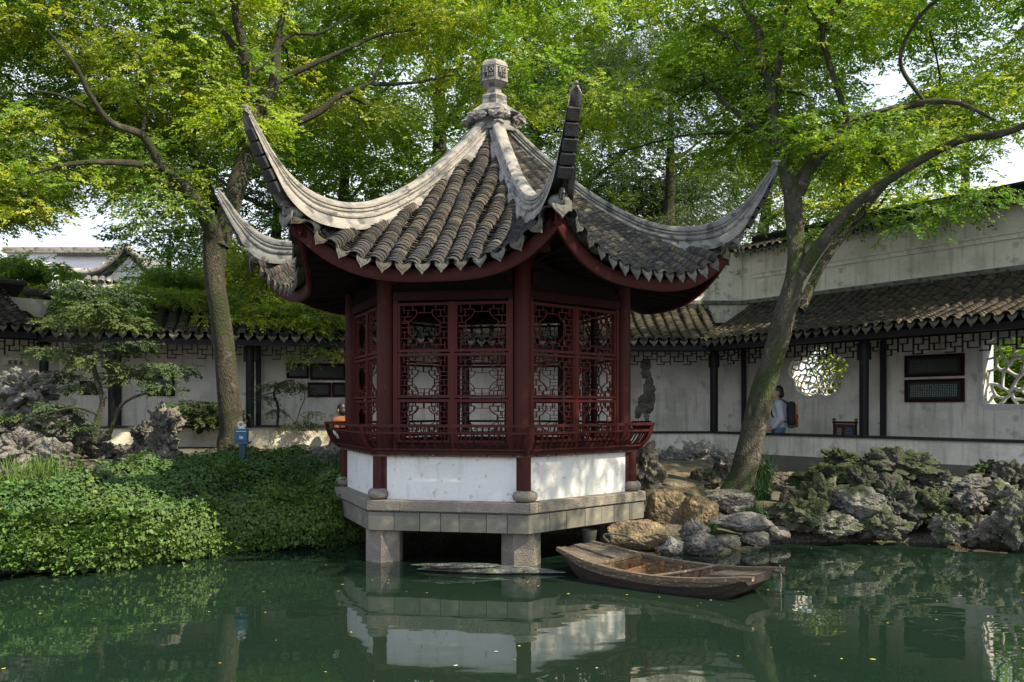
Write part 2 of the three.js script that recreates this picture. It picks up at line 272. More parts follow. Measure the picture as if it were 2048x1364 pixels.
{ // platform: a core, a lower tier of blocks, and long coping stones above a recess
  part('platform', prism(2.02, 2.02, BOT + .01, TOP - .012), M.graniteGrey, pavilion);
  const R = rng(5);
  for (let k = 0; k < 6; k++) {
    const f = face(k, 2.15), n = k === 0 ? 6 : 7; let x = 0; const ws = Array.from({ length: n }, () => .8 + R() * .5), s = ws.reduce((a, b) => a + b);
    for (let i = 0; i < n; i++) {
      const w = ws[i] / s * f.L, m = part('stone_block', boxUV(new RoundedBoxGeometry(w - .006, TIER - BOT - .004, .15, 1, .006)), R() < .5 ? M.graniteGrey : M.graniteGrey2, pavilion);
      m.position.copy(f.a).addScaledVector(f.d, x + w / 2).addScaledVector(f.n, -.075 + (R() - .5) * .005); m.position.y = (BOT + TIER) / 2; m.rotation.y = f.ry; x += w;
    }
    const g2 = face(k, 2.172), cuts = k === 1 ? [0, .21, 1] : k === 2 ? [0, .07, 1] : [0, .5, 1];
    for (let i = 0; i < cuts.length - 1; i++) {
      const A = g2.a.clone().lerp(g2.b, cuts[i]), B = g2.a.clone().lerp(g2.b, cuts[i + 1]), a = ring(k, 1.78).lerp(ring(k + 1, 1.78), cuts[i]), b = ring(k, 1.78).lerp(ring(k + 1, 1.78), cuts[i + 1]);
      const sh = new THREE.Shape(); const e = .004, dd = g2.d; [A.clone().addScaledVector(dd, e), B.clone().addScaledVector(dd, -e), b.clone().addScaledVector(dd, -e), a.clone().addScaledVector(dd, e)].forEach((p, j) => j ? sh.lineTo(p.x, -p.z) : sh.moveTo(p.x, -p.z)); sh.closePath();
      const g = new THREE.ExtrudeGeometry(sh, { depth: TOP - TIER - .034, bevelEnabled: true, bevelSize: .008, bevelThickness: .008, bevelOffset: -.008, bevelSegments: 2 }); g.rotateX(-Math.PI / 2); g.translate(0, TIER + .026, 0);
      part('coping_stone', boxUV(g), M.granite, pavilion);
    }
    const g3 = sideBoard(k, 2.12, TIER, TIER + .022, .14); part('joint_course', boxUV(g3), M.graniteGrey2, pavilion);
  }
  // granite pillars in the water, hexagonal, under the corners
  for (const [k, r] of [[0, 1.86], [1, 1.88], [2, 1.82], [3, 1.80], [4, 1.75], [5, 1.75]]) {
    const p = ring(k, r); let g = new THREE.CylinderGeometry(.232, .236, BOT + .60, 6); g.rotateY(ANG[k] + (k === 1 ? .62 : .42)); g.translate(p.x, (BOT - .60) / 2, p.z); g = toCreasedNormals(g, .3);
    part('pillar', boxUV(g), M.granite, pavilion);
  }
  // low white wall with red posts on round stone drums
  for (let k = 0; k < 6; k++) {
    part('low_wall', boxUV(sideBoard(k, 1.97, TOP - .004, WALLTOP, .16, .03)), M.plasterClean, pavilion);
    part('wall_ledge', boxUV(sideBoard(k, 2.03, WALLTOP + .002, WALLTOP + .03, .25, -.012)), M.boat, pavilion);
    const p = ring(k, 1.985), d = new THREE.LatheGeometry([[.0, 0], [.085, 0], [.125, .03], [.137, .068], [.125, .108], [.09, .132], [0, .134]].map(a => new THREE.Vector2(...a)), 20);
    d.scale(k === 2 ? 1.08 : .93, 1, k === 2 ? 1.08 : .93); d.translate(p.x, TOP - .002, p.z); part('post_base', boxUV(d), M.granite, pavilion);
    const g = new THREE.CylinderGeometry(k === 2 ? .07 : .062, k === 2 ? .072 : .064, WALLTOP - TOP - .11, 14); g.translate(p.x, (WALLTOP + TOP + .11) / 2, p.z); part('post', boxUV(g), M.red, pavilion);
  }
  part('floor', prism(1.9, 1.9, TOP - .06, TOP - .002 + .03), M.graniteGrey2, pavilion);
}
{ // the flared backrest railing: profile from the bottom rail out to the hand rail
  const prof = t => ({ r: lerp(2.035, 2.245, Math.pow(t, .62)) + .03 * Math.sin(Math.PI * t), y: lerp(WALLTOP + .05, 1.615, t) });
  const R = rng(11);
  for (let k = 0; k < 6; k++) {
    const rail = new THREE.Group(); rail.name = 'backrest_railing'; pavilion.add(rail);
    const railBar = (t, w, h, name, ext = 0) => { const q = prof(t), a = ring(k, q.r, q.y), b = ring(k + 1, q.r, q.y), d = b.clone().sub(a).normalize(); part(name, boxUV(bar(a.addScaledVector(d, -ext), b.addScaledVector(d, ext), w, h)), M.red, rail); };
    railBar(0, .042, .034, 'bottom_rail', .01); railBar(.13, .026, .022, 'lower_rail'); railBar(.74, .028, .026, 'middle_rail'); railBar(1, .062, .032, 'hand_rail', .028);
    const f = face(k, 2.1), n = Math.round(f.L / .088);
    const slatBase = []; const pts = []; for (let i = 0; i <= 6; i++) { const t = lerp(.13, .74, i / 6), q = prof(t); pts.push(q); }
    for (let i = 1; i < n; i++) {
      const u = i / n, geos = []; for (let j = 0; j < 6; j++) { const a = ring(k, pts[j].r, pts[j].y).lerp(ring(k + 1, pts[j].r, pts[j].y), u), b = ring(k, pts[j + 1].r, pts[j + 1].y).lerp(ring(k + 1, pts[j + 1].r, pts[j + 1].y), u); geos.push(bar(a, b.lerp(a, -.06), .018, .012, f.n)); }
      part('slat', merge(geos), R() < .6 ? M.red : M.redDark, rail);
    }
    for (let i = 1; i < 5; i++) { const q = prof(.87), a = ring(k, prof(.76).r, prof(.76).y).lerp(ring(k + 1, prof(.76).r, prof(.76).y), i / 5), b = ring(k, prof(.97).r, prof(.97).y).lerp(ring(k + 1, prof(.97).r, prof(.97).y), i / 5); part('spacer', boxUV(bar(a, b, .02, .016, f.n)), M.red, rail); }
    for (let i = 0; i < 6; i++) { const a = ring(k, 2.03, WALLTOP + .028).lerp(ring(k + 1, 2.03, WALLTOP + .028), (i + .5) / 6); part('foot_block', boxUV(box(.03, .03, .03, a.x, a.y + .006, a.z)), M.red, rail); }
    const cp = []; for (let j = 0; j <= 8; j++) { const q = prof(j / 8 * .97); cp.push(ring(k, q.r, q.y)); }
    const gs = []; for (let j = 0; j < 8; j++) gs.push(bar(cp[j], cp[j + 1].clone().lerp(cp[j], -.1), k === 2 ? .075 : .05, .05, f.n)); part('corner_post', merge(gs), M.red, rail);
    if (k === 0) { // two pale characters painted on the left side's railing
      const q = prof(.52), c = ring(0, q.r, q.y).lerp(ring(1, q.r, q.y), .30), g = [];
      const put = (x, y, w, h, a = 0) => { const b = new THREE.BoxGeometry(w, h, .006); b.rotateZ(a); b.translate(x, y, 0); g.push(b); };
      const ringG = new THREE.TorusGeometry(.028, .008, 5, 14); ringG.translate(-.09, .03, 0); g.push(ringG); put(-.09, .02, .012, .10, .5); put(-.06, -.03, .012, .05, -.4); put(.03, .0, .014, .11, .35); put(.06, -.02, .012, .07, -.55); put(.015, .03, .04, .012, .2);
      const m = part('painted_character', merge(g), M.plasterClean, rail); m.userData.kind = 'stuff'; m.position.copy(c).addScaledVector(f.n, .03); m.rotation.set(-.55, 0, 0); m.rotation.order = 'YXZ'; m.rotation.y = f.ry; m.rotation.x = .45;
    }
  }
}
{ // columns, lintels and lattice windows
  for (let k = 0; k < 6; k++) { const p = ring(k, 1.875), g = new THREE.CylinderGeometry(.098, .103, 3.62 - TOP, 20); g.translate(p.x, (3.62 + TOP) / 2, p.z); part('column', boxUV(g), M.red, pavilion); }
  const winLattice = (() => { // one panel on a unit square: stepped fret work round an open eight-sided middle
    const g = [], w = .017, z = .03, L = (x0, y0, x1, y1) => { const a = V(x0, y0, 0), b = V(x1, y1, 0); const d = b.clone().sub(a).normalize().multiplyScalar(w * .35); g.push(bar(a.sub(d), b.add(d), w, z, V(0, 0, 1))); };
    const both = f => { f((x, y) => [x, y]); f((x, y) => [1 - x, y]); f((x, y) => [x, 1 - y]); f((x, y) => [1 - x, 1 - y]); };
    both(T => { const q = (a, b, c, d) => L(...T(a, b), ...T(c, d));
      const arc = []; for (let i = 0; i <= 4; i++) { const a = i / 4 * Math.PI / 2; arc.push([.20 + .14 * Math.sin(a) * .95, .34 - .14 * Math.cos(a) * .2 - .13 * Math.sin(a)]); }
      q(.17, .5, .17, .36); q(.17, .36, .23, .33); q(.23, .33, .32, .23); q(.32, .23, .34, .16); q(.34, .16, .5, .16);
      q(0, .40, .17, .40); q(.09, .40, .09, .25); q(0, .25, .24, .25); q(.16, .25, .16, .10); q(.07, .10, .34, .10); q(.26, .10, .26, .0); q(.07, .17, .07, 0); q(.34, .10, .34, .16);
    });
    L(0, .5, .17, .5); L(.83, .5, 1, .5); L(.5, 0, .5, .16); L(.5, .84, .5, 1);
    const m = merge(g); m.translate(-.5, -.5, 0); return m;
  })();
  const rows = [[2.50, 3.06], [1.955, 2.455], [1.42, 1.91]];
  for (let k = 0; k < 6; k++) {
    const f = face(k, 1.855), inL = f.L - .20, jw = .052, pw = (inL - jw * 2 - .05) / 2;
    const put = (m, u, y, dz = 0) => { m.position.copy(f.mid).addScaledVector(f.d, u).addScaledVector(f.n, dz); m.position.y = y; m.rotation.y = f.ry; return m; };
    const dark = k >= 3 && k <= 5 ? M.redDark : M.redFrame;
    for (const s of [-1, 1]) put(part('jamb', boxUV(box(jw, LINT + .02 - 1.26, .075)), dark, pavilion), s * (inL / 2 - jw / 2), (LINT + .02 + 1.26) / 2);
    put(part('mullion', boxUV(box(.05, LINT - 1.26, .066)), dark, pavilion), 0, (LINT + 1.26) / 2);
    put(part('sill_board', boxUV(box(inL - .004, .62, .04)), M.redDark, pavilion), 0, 1.075, -.01);
    for (const s of [-1, 1]) for (let r = 0; r < 3; r++) {
      const [y0, y1] = rows[r], win = new THREE.Group(); win.name = 'window'; pavilion.add(win); put(win, s * (pw / 2 + .025), (y0 + y1) / 2);
      const h = y1 - y0, fr = .031;
      part('window_frame', merge([box(fr, h + .03, .056, -pw / 2 + fr / 2, 0, 0), box(fr, h + .03, .056, pw / 2 - fr / 2, 0, 0), box(pw - 2 * fr - .002, fr, .052, 0, h / 2 - fr / 2 + .013, 0), box(pw - 2 * fr - .002, fr, .052, 0, -h / 2 + fr / 2 - .013, 0)]), dark, win);
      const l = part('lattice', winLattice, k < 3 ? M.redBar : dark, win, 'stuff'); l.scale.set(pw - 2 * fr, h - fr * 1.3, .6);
    }
    // lintel, frieze board and ring beam
    put(part('lintel', boxUV(box(inL, .10, .10)), M.redDark, pavilion), 0, LINT + .073);
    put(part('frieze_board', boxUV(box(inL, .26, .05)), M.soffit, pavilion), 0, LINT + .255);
    put(part('ring_beam', boxUV(box(f.L + .06, .14, .12)), M.redDark, pavilion), 0, LINT + .46);
    for (const s of [-1, 1]) for (const [dy, w] of [[.34, .11], [.27, .07]]) put(part('bracket', boxUV(box(w, .055, .06)), M.redDark, pavilion), s * (inL / 2 - w / 2), LINT + dy - .03, .055);
  }
}
// ---- the roof
const corner = [0, 1, 2, 3, 4, 5].map(k => ring(k, 3.31).sub(APEX).setY(0));
const RA = corner.map(c => Math.atan2(c.x, c.z)), RR = corner.map(c => c.length());
const ridgeTop = smoothTable([[.15, 5.78], [.6, 5.34], [1, 5.0], [1.35, 4.71], [1.75, 4.465], [2.1, 4.29], [2.4, 4.20], [2.7, 4.165], [3.0, 4.20], [3.25, 4.305], [3.5, 4.51], [3.7, 4.76], [3.82, 4.93]]);
const ridgeBase = smoothTable([[0, 5.68], [.2, 5.48], [.6, 5.09], [1, 4.73], [1.4, 4.42], [1.8, 4.17], [2.1, 4.02], [2.4, 3.93], [2.7, 3.89], [3.0, 3.90], [3.3, 3.98], [3.5, 4.05]]);
const midProf = smoothTable([[0, 5.66], [.2, 5.45], [.6, 5.04], [1, 4.68], [1.4, 4.34], [1.8, 4.02], [2.2, 3.70], [2.6, 3.40], [2.9, 3.20]]);
const QE = 2.62;
const sector = k => {
  const a0 = RA[k], a1 = RA[(k + 1) % 6] + (RA[(k + 1) % 6] < RA[k] - 1 ? Math.PI * 2 : 0), half = (a1 - a0) / 2, am = (a0 + a1) / 2, m = V(Math.sin(am), 0, Math.cos(am)), t = V(Math.cos(am), 0, -Math.sin(am));
  const ta = Math.tan(half), Rk = s => s < 0 ? RR[k] : RR[(k + 1) % 6];
  const wmax = s => Rk(s) * Math.sin(half), qc = s => Rk(s) * Math.cos(half);
  const qe = w => { const o = Math.abs(w) / wmax(w); return lerp(QE, qc(w), Math.pow(clamp(o), 2.2)); };
  const h = (q, w) => { const sc = 3.32 / Rk(w); const o = clamp(Math.abs(w) / Math.max(q * ta, 1e-3)); const P = midProf(q), r = q / Math.cos(half); return P + (ridgeBase(r * sc) - P) * Math.pow(o, 2.6); };
  const P = (q, w) => V(APEX.x + m.x * q + t.x * w, h(q, w), APEX.z + m.z * q + t.z * w);
  return { k, half, m, t, ta, wmax, qc, qe, h, P };
};
const sectors = [0, 1, 2, 3, 4, 5].map(sector);
const rowsAll = [], troughAll = [];
for (const s of sectors) {
  const n = 24, wm = [s.wmax(-1), s.wmax(1)];
  // roof boarding under the tiles
  const gr = []; for (let i = 0; i <= 26; i++) { const row = []; for (let j = 0; j <= 28; j++) { const o = j / 14 - 1, wE = o * (o < 0 ? wm[0] : wm[1]), qE = s.qe(wE) - .03, f = lerp(.04, 1, i / 26); const q = qE * f, w = wE * f * (Math.abs(o) > .99 ? 1 : 1); row.push(s.P(q, w).setY(s.h(q, w) - .03)); } gr.push(row); }
  part('roof_boarding', boxUV(gridGeo(gr)), M.ground, pavilion);
  const mk = (w, s0) => {
    const qs = Math.abs(w) / s.ta + .10, qE = s.qe(w), step = 60, arr = []; let L = 0, prev = null;
    for (let i = 0; i <= step; i++) { const q = lerp(qE, qs, i / step), p = s.P(q, w); if (prev) L += p.distanceTo(prev); arr.push([L, p]); prev = p; }
    const atL = x => { if (x <= 0) { const e = arr[0][1].clone().sub(arr[1][1]).normalize(); return arr[0][1].clone().addScaledVector(e, -x); } let i = 1; while (i < step && arr[i][0] < x) i++; const [l0, p0] = arr[i - 1], [l1, p1] = arr[i]; return p0.clone().lerp(p1, (x - l0) / Math.max(1e-5, l1 - l0)); };
    const up = x => { const q = lerp(qE, qs, clamp(x / L)); const dn = s.P(q + .04, w).sub(s.P(q - .04, w)), dt = s.P(q, w + .04).sub(s.P(q, w - .04)); const u = dn.cross(dt).normalize(); return u.y < 0 ? u.negate() : u; };
    const ph = w * 7 + s.k; return { at: atL, up, len: L, s0, sway: x => .018 * Math.sin(x * 2.1 + ph) + .01 * Math.sin(x * 5.3 + ph * 2), warm: s.k === 1 && w < 0 ? .35 : 0 };
  };
  const sp = .218, nn = Math.floor((wm[1] - .10) / sp), n0 = Math.floor((wm[0] - .10) / sp);
  for (let i = -n0; i <= nn; i++) rowsAll.push(mk(i * sp, .0));
  for (let i = -n0 - 1; i <= nn; i++) {
    const w = (i + .5) * sp; if (w > wm[1] - .07 || w < -wm[0] + .07) continue; const r = mk(w, .05); r.s0 = .03; troughAll.push(r);
    const e = r.at(-.03), u = r.up(0), dn = r.at(0).sub(r.at(.05)).normalize(); const dt = s.P(s.qe(w + .05), w + .05).sub(s.P(s.qe(w - .05), w - .05)).normalize();
    const d = part('drip_tile', dripTile, (Math.sin(w * 50 + s.k) > -.2) ? M.drip : M.tileVar[2], pavilion); const z = dn.clone().setY(0).addScaledVector(dt, -dn.clone().setY(0).dot(dt)).normalize(), y = z.clone().cross(dt).normalize(); 
    d.applyMatrix4(new THREE.Matrix4().makeBasis(dt, y, z)); d.position.copy(e).addScaledVector(u, .025); d.scale.setScalar(.92 + .10 * Math.sin(w * 91));
  }
  // eave board (red) following the eave, deeper at the corners; soffit boarding and rafters behind it
  const e1 = [], e2 = [], e3 = [], e4 = [], sf = []; 
  for (let j = 0; j <= 40; j++) {
    const o = j / 20 - 1, w = o * (o < 0 ? wm[0] : wm[1]), q = s.qe(w), p = s.P(q, w), out = s.m.clone(), ao = Math.abs(o);
    const top = p.y - .045, bot = p.y - lerp(.185, .26, Math.pow(ao, 3));
    const P1 = p.clone().addScaledVector(out, -.045 - .03 * ao), P2 = p.clone().addScaledVector(out, -.10 - .03 * ao);
    e1.push(P1.clone().setY(top)); e2.push(P1.clone().setY(bot)); e3.push(P2.clone().setY(bot)); e4.push(P2.clone().setY(top));
    const inner = V(APEX.x + (p.x - APEX.x) * .52, 3.60, APEX.z + (p.z - APEX.z) * .52); const row = []; for (let i = 0; i <= 8; i++) { const f = i / 8; row.push(P2.clone().setY(lerp(bot, top, .55)).lerp(inner, f).add(V(0, -.10 * Math.sin(Math.PI * f) * (1 - ao) + .05 * Math.sin(Math.PI * f) * ao, 0))); } sf.push(row);
  }
  part('eave_board', boxUV(gridGeo([e4, e1, e2, e3, e4])), M.red, pavilion);
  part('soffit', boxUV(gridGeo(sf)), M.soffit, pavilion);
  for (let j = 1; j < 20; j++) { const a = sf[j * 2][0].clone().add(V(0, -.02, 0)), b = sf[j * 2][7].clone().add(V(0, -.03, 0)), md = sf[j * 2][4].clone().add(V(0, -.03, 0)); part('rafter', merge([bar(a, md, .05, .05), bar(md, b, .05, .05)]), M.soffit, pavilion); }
}
layTiles(pavilion, rowsAll, { pitch: .033, nPart: 300, seed: 21, warm: .12, troughs: troughAll, lift: .0 });
// ridges, each one swept moulding that ends in the upturned horn
const hornTop = smoothTable([[2.7, .0]]);
for (let k = 0; k < 6; k++) {
  const dir = V(Math.sin(RA[k]), 0, Math.cos(RA[k])), side = V(dir.z, 0, -dir.x), sc = RR[k] / 3.32;
  const secs = [], N = 64, rEnd = 3.84;
  const profile = [[1.05, -.14], [1, .06], [.86, .20], [.78, .26], [.74, .30], [.84, .34], [.86, .40], [.80, .47], [.62, .50], [.56, .53], [.58, .57], [.66, .60], [.66, .64], [.54, .67], [.50, .70], [.60, .74], [.60, .82], [.52, .91], [.34, .975], [0, 1]];
  const full = [...profile, ...profile.slice(0, -1).reverse().map(([a, b]) => [-a, b])];
  for (let i = 0; i <= N; i++) {
    const f = i / N, r = lerp(.16, rEnd, f), top = ridgeTop(r); let base = ridgeBase(r) - .02; const e = .02, sl = (ridgeTop(r + e) - ridgeTop(r - e)) / (2 * e);
    let th = Math.max(.13, top - base), hw = lerp(.135, .15, sst(0, 2, r)); const horn = sst(2.95, 3.45, r); const nrm = V(0, 1, 0).addScaledVector(dir, -sl).normalize();
    if (r > 2.75) { th = lerp(th, lerp(.20, .075, sst(3.2, 3.82, r)), horn); hw = lerp(hw, lerp(.088, .06, sst(3.3, 3.82, r)), horn); }
    const up = V(0, 1, 0).lerp(nrm, sst(2.2, 3.2, r)).normalize(), P = V(APEX.x + dir.x * r * sc, top, APEX.z + dir.z * r * sc);
    const wig = .006 * N3(r * 3, k * 7, 1);
    secs.push(full.map(([a, b]) => P.clone().addScaledVector(up, (b - 1) * th).addScaledVector(side, a * hw * (b < .15 ? 1.05 : 1) + wig)));
  }
  const tip = secs[N].map(p => p.clone()), c = tip.reduce((a, b) => a.add(b), V(0, 0, 0)).multiplyScalar(1 / tip.length); secs.push(tip.map(p => p.lerp(c, .99).addScaledVector(dir, .03).add(V(0, .015, 0))));
  let g = gridGeo(secs, false); g = toCreasedNormals(boxUV(g), .5); boxUV(g);
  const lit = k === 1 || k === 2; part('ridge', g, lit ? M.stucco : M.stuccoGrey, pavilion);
  // little curled lip on the tip
  const tp = V(APEX.x + dir.x * 3.84 * sc, 4.935, APEX.z + dir.z * 3.84 * sc); const lip = new THREE.CapsuleGeometry(.02, .075, 4, 8); lip.rotateZ(Math.PI / 2); lip.rotateY(Math.atan2(-dir.z, dir.x)); lip.translate(tp.x, tp.y, tp.z); part('horn_tip', boxUV(lip), M.stuccoGrey, pavilion);
  // stacked slate blocks under the horn
  for (let i = 0; i < 5; i++) {
    const r0 = 3.30 + i * .085, r1 = r0 + .08, mk = r => { const e = .02, sl = (ridgeTop(r + e) - ridgeTop(r - e)) / (2 * e), n = V(0, 1, 0).addScaledVector(dir, -sl).normalize(), hn = sst(2.95, 3.45, r), th = lerp(Math.max(.13, ridgeTop(r) - ridgeBase(r) + .02), lerp(.20, .075, sst(3.2, 3.82, r)), hn); return V(APEX.x + dir.x * r * sc, ridgeTop(r), APEX.z + dir.z * r * sc).addScaledVector(n, -th - lerp(.030, .008, i / 5)); };
    const a = mk(r0), b = mk(r1), w = lerp(.155, .115, i / 5), n = V(0, 1, 0); const L = a.distanceTo(b); const bg = new RoundedBoxGeometry(w, lerp(.10, .06, i / 5), L - .010, 2, .008); const zz = b.clone().sub(a).normalize(), xx = side, yy = zz.clone().cross(xx).normalize(); bg.applyMatrix4(new THREE.Matrix4().makeBasis(xx, yy, zz)); const m = a.lerp(b, .5); bg.translate(m.x, m.y, m.z); part('horn_block', boxUV(bg), M.slate, pavilion);
  }
  // scroll and drip at the foot of the horn, corner beam below
  const foot = V(APEX.x + dir.x * 3.30 * sc, 3.93, APEX.z + dir.z * 3.30 * sc);
  const spiral = []; for (let i = 0; i <= 26; i++) { const a = i / 26 * 4.6 * Math.PI / 2 * 1.4, rr = .06 * (1 - i / 34); spiral.push([V(foot.x + dir.x * (.05 + rr * Math.cos(a)), foot.y + .05 + rr * Math.sin(a), foot.z + dir.z * (.05 + rr * Math.cos(a))), .02]); }
  part('scroll_ornament', boxUV(limbGeo(spiral, 8, 2, .02)), M.stuccoGrey, pavilion);
  const sh = new THREE.SphereGeometry(.12, 14, 10); sh.scale(1, .62, .8); sh.translate(foot.x - dir.x * .04, foot.y - .0, foot.z - dir.z * .04); part('corner_cap', boxUV(sh), M.stuccoGrey, pavilion);
  const d = part('drip_tile', dripTile, M.drip, pavilion); d.position.copy(foot).addScaledVector(dir, .045).add(V(0, -.04, 0)); d.rotation.y = RA[k]; d.scale.setScalar(1.2);
  const b0 = V(APEX.x + dir.x * 1.8, 3.62, APEX.z + dir.z * 1.8), b1 = V(APEX.x + dir.x * 3.16 * sc, 3.76, APEX.z + dir.z * 3.16 * sc); part('corner_beam', boxUV(bar(b0, b1, .12, .16)), M.redDark, pavilion);
  const b2 = b0.clone().lerp(b1, .62).add(V(0, -.13, 0)); part('corner_bracket', boxUV(box(.11, .12, .13, b2.x, b2.y, b2.z, RA[k])), M.red, pavilion);
}
{ // ceiling and the finial
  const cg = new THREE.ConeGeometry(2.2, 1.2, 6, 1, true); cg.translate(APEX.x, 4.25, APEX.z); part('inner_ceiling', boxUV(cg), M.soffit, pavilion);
  const hex = (r0, r1, y0, y1, name, mat = M.stucco) => { let g = new THREE.CylinderGeometry(r1, r0, y1 - y0, 6); g.rotateY(.16); g.translate(APEX.x, (y0 + y1) / 2, APEX.z); g = toCreasedNormals(g, .4); return part(name, boxUV(g), mat, pavilion); };
  hex(.375, .19, 5.79, 5.92, 'finial_skirt'); hex(.34, .375, 5.765, 5.79, 'finial_skirt'); hex(.19, .185, 5.90, 5.98, 'finial_ring'); hex(.18, .19, 5.985, 6.03, 'finial_ring'); hex(.19, .13, 6.03, 6.085, 'finial_ring');
  hex(.11, .105, 6.085, 6.17, 'finial_neck'); hex(.11, .19, 6.16, 6.225, 'finial_bowl'); hex(.205, .205, 6.226, 6.25, 'finial_body'); hex(.196, .196, 6.25, 6.43, 'finial_body'); hex(.205, .2, 6.43, 6.455, 'finial_body');
  const dome = new THREE.SphereGeometry(.19, 6, 6, 0, Math.PI * 2, 0, Math.PI / 2); dome.rotateY(.16 - Math.PI / 2); dome.scale(1, .5, 1); dome.translate(APEX.x, 6.456, APEX.z); part('finial_cap', boxUV(toCreasedNormals(dome, .3)), M.stucco, pavilion);
  const cone = new THREE.CylinderGeometry(.2, .34, .25, 6); cone.translate(APEX.x, 5.66, APEX.z); part('finial_base', boxUV(cone), M.stuccoGrey, pavilion);
  const R = rng(77);
  for (let i = 0; i < 6; i++) { // relief plaques round the body
    const a = .16 + (i + .5) * Math.PI / 3, n = V(Math.sin(a), 0, Math.cos(a)), r = .196 * Math.cos(Math.PI / 6), P = V(APEX.x, 6.34, APEX.z).addScaledVector(n, r + .002);
    const pl = part('plaque', boxUV(box(.135, .135, .008)), M.slate, pavilion); pl.position.copy(P); pl.rotation.y = a;
    const g = []; const put = (x, y, w, h) => g.push(box(w, h, .012, x, y, .008)); put(-.035, .03, .012, .06); put(-.035, .03, .045, .01); put(-.035, 0, .05, .01); put(-.018, -.035, .01, .05);
    const c = new THREE.TorusGeometry(.024, .007, 5, 12); c.translate(.032, .025, .006); g.push(c); put(.03, -.03, .06, .009); put(.015, -.045, .009, .03); put(.045, -.045, .009, .03);
    const m = part('relief', merge(g), M.stucco, pavilion, 'stuff'); m.position.copy(P); m.rotation.y = a;
  }
  for (let k = 0; k < 6; k++) for (const o of [0]) { // leaf ornaments where each ridge meets the finial
    const dir = V(Math.sin(RA[k]), 0, Math.cos(RA[k])), g = []; for (const [s, r] of [[-.085, .06], [.085, .06], [0, .075]]) { const b = new THREE.IcosahedronGeometry(r, 2); { const pp = b.attributes.position; for (let i = 0; i < pp.count; i++) { const f = 1 + 1.1 * N3(pp.getX(i) * 22 + k * 5, pp.getY(i) * 14, pp.getZ(i) * 22); pp.setXYZ(i, pp.getX(i) * f, pp.getY(i) * f, pp.getZ(i) * f); } b.computeVertexNormals(); } b.scale(1, .75, .6); const q = b.attributes.position; b.translate(dir.x * .36 + dir.z * s, r * .2, dir.z * .36 - dir.x * s); g.push(b); }
    const m = part('ridge_ornament', merge(g), M.stucco, pavilion); m.position.set(APEX.x, 5.70, APEX.z);
  }
}
// ---------------------------------------------------------------- ground and pond
const shore = smoothTable([[-60, -8], [-20, -2], [-12, 3], [-8, 8.6], [-5.58, 10.15], [-4.21, 10.85], [-3.49, 11.9], [-2.5, 12.35], [-1.6, 13.5], [.9, 13.3], [1.3, 12.2], [1.93, 11.8], [2.5, 11.45], [3.3, 12.3], [4.9, 12.65], [6.57, 11.9], [9, 9.5], [12, 3], [20, -3], [60, -8]]);
function groundY(x, d) { const t = d - shore(x); if (t < 0) return Math.max(-.9, t * 1.2); const far = x < -1 ? 1.08 : .86; const lo = x > 1 && x < 9 ? lerp(.10, .62, sst(.2, 2.6, t)) * sst(0, .1, t) : 0; const b = x > 1 && x < 9 ? lerp(lo, far, sst(1.5, 5.5, t)) : t < .5 ? .62 * Math.sqrt(t / .5) : lerp(.62, far, sst(.5, 5.5, t)); return b + .05 * fbm(x * 1.1, d * 1.1, 2, 3) * sst(0, 1, t); }
{
  const xs = [], ds = []; for (let i = 0; i <= 190; i++) { const f = i / 95 - 1; xs.push(Math.sign(f) * (Math.abs(f) * 12 + Math.pow(Math.abs(f), 4) * 120)); } for (let j = 0; j <= 190; j++) { const f = j / 190; ds.push(-30 + f * 40 < 4 ? -30 + f * 52 : 4 + Math.max(0, (-30 + f * 52) - 4) * 1.2 + Math.pow(f, 9) * 160); }
  ds.sort((a, b) => a - b);
  const g = gridGeo(ds.map(d => xs.map(x => V(x, groundY(x, d), -d))), true); const p = g.attributes.position, uv = g.attributes.uv; for (let i = 0; i < p.count; i++) uv.setXY(i, p.getX(i), p.getZ(i));
  struct('ground', g, M.ground);
  const w = new THREE.PlaneGeometry(60, 40, 1, 1); w.rotateX(-Math.PI / 2); const wu = w.attributes.uv; for (let i = 0; i < 4; i++) wu.setXY(i, wu.getX(i) * 60, wu.getY(i) * 40); w.translate(0, 0, -6);
  struct('water', w, M.water);
  // trodden gravel path between the pavilion and the right walkway
  const rows = []; for (let j = 0; j <= 14; j++) { const f = j / 14, r = []; for (let i = 0; i <= 10; i++) { const g2 = i / 10; const x = lerp(1.55, 2.1, f) + g2 * lerp(1.2, 1.9, f), d = lerp(13.7, 18.2, f) - g2 * .2; r.push(V(x, groundY(x, d) + .012, -d)); } rows.push(r); }
  const pg = gridGeo(rows, true); const pp = pg.attributes.position, pu = pg.attributes.uv; for (let i = 0; i < pp.count; i++) pu.setXY(i, pp.getX(i), pp.getZ(i)); struct('path', pg, M.gravel);
  // fallen leaves on the water
  const R = rng(31), mats = [], cols = []; const lg = new THREE.CircleGeometry(.5, 7); lg.scale(1, .62, 1); lg.rotateX(-Math.PI / 2);
  for (let i = 0; i < 150; i++) { const d = 6 + Math.pow(R(), .8) * 6.5, x = (R() - .5) * d * 1.2; if (d > shore(x) - .3 || Math.hypot(x + .37, d - 12.6) < 2.1) continue; const s = .012 + R() * R() * .034; const m = new THREE.Matrix4().makeRotationY(R() * 6.28); m.scale(V(s, s, s)); m.setPosition(x, .004, -d); mats.push(m); const c = new THREE.Color(); const q = R(); c.setRGB(...(q < .4 ? [.5, .36, .04] : q < .6 ? [.25, .3, .05] : q < .85 ? [.42, .40, .30] : [.3, .12, .03])); cols.push(c); }
  const f = inst('floating_leaves', lg, std({ color: 0xffffff, roughness: .6 }), mats, cols, scene); tag(f, 'small yellow and pale fallen leaves drifting over the green pond surface', 'leaves', null, 'stuff');
}
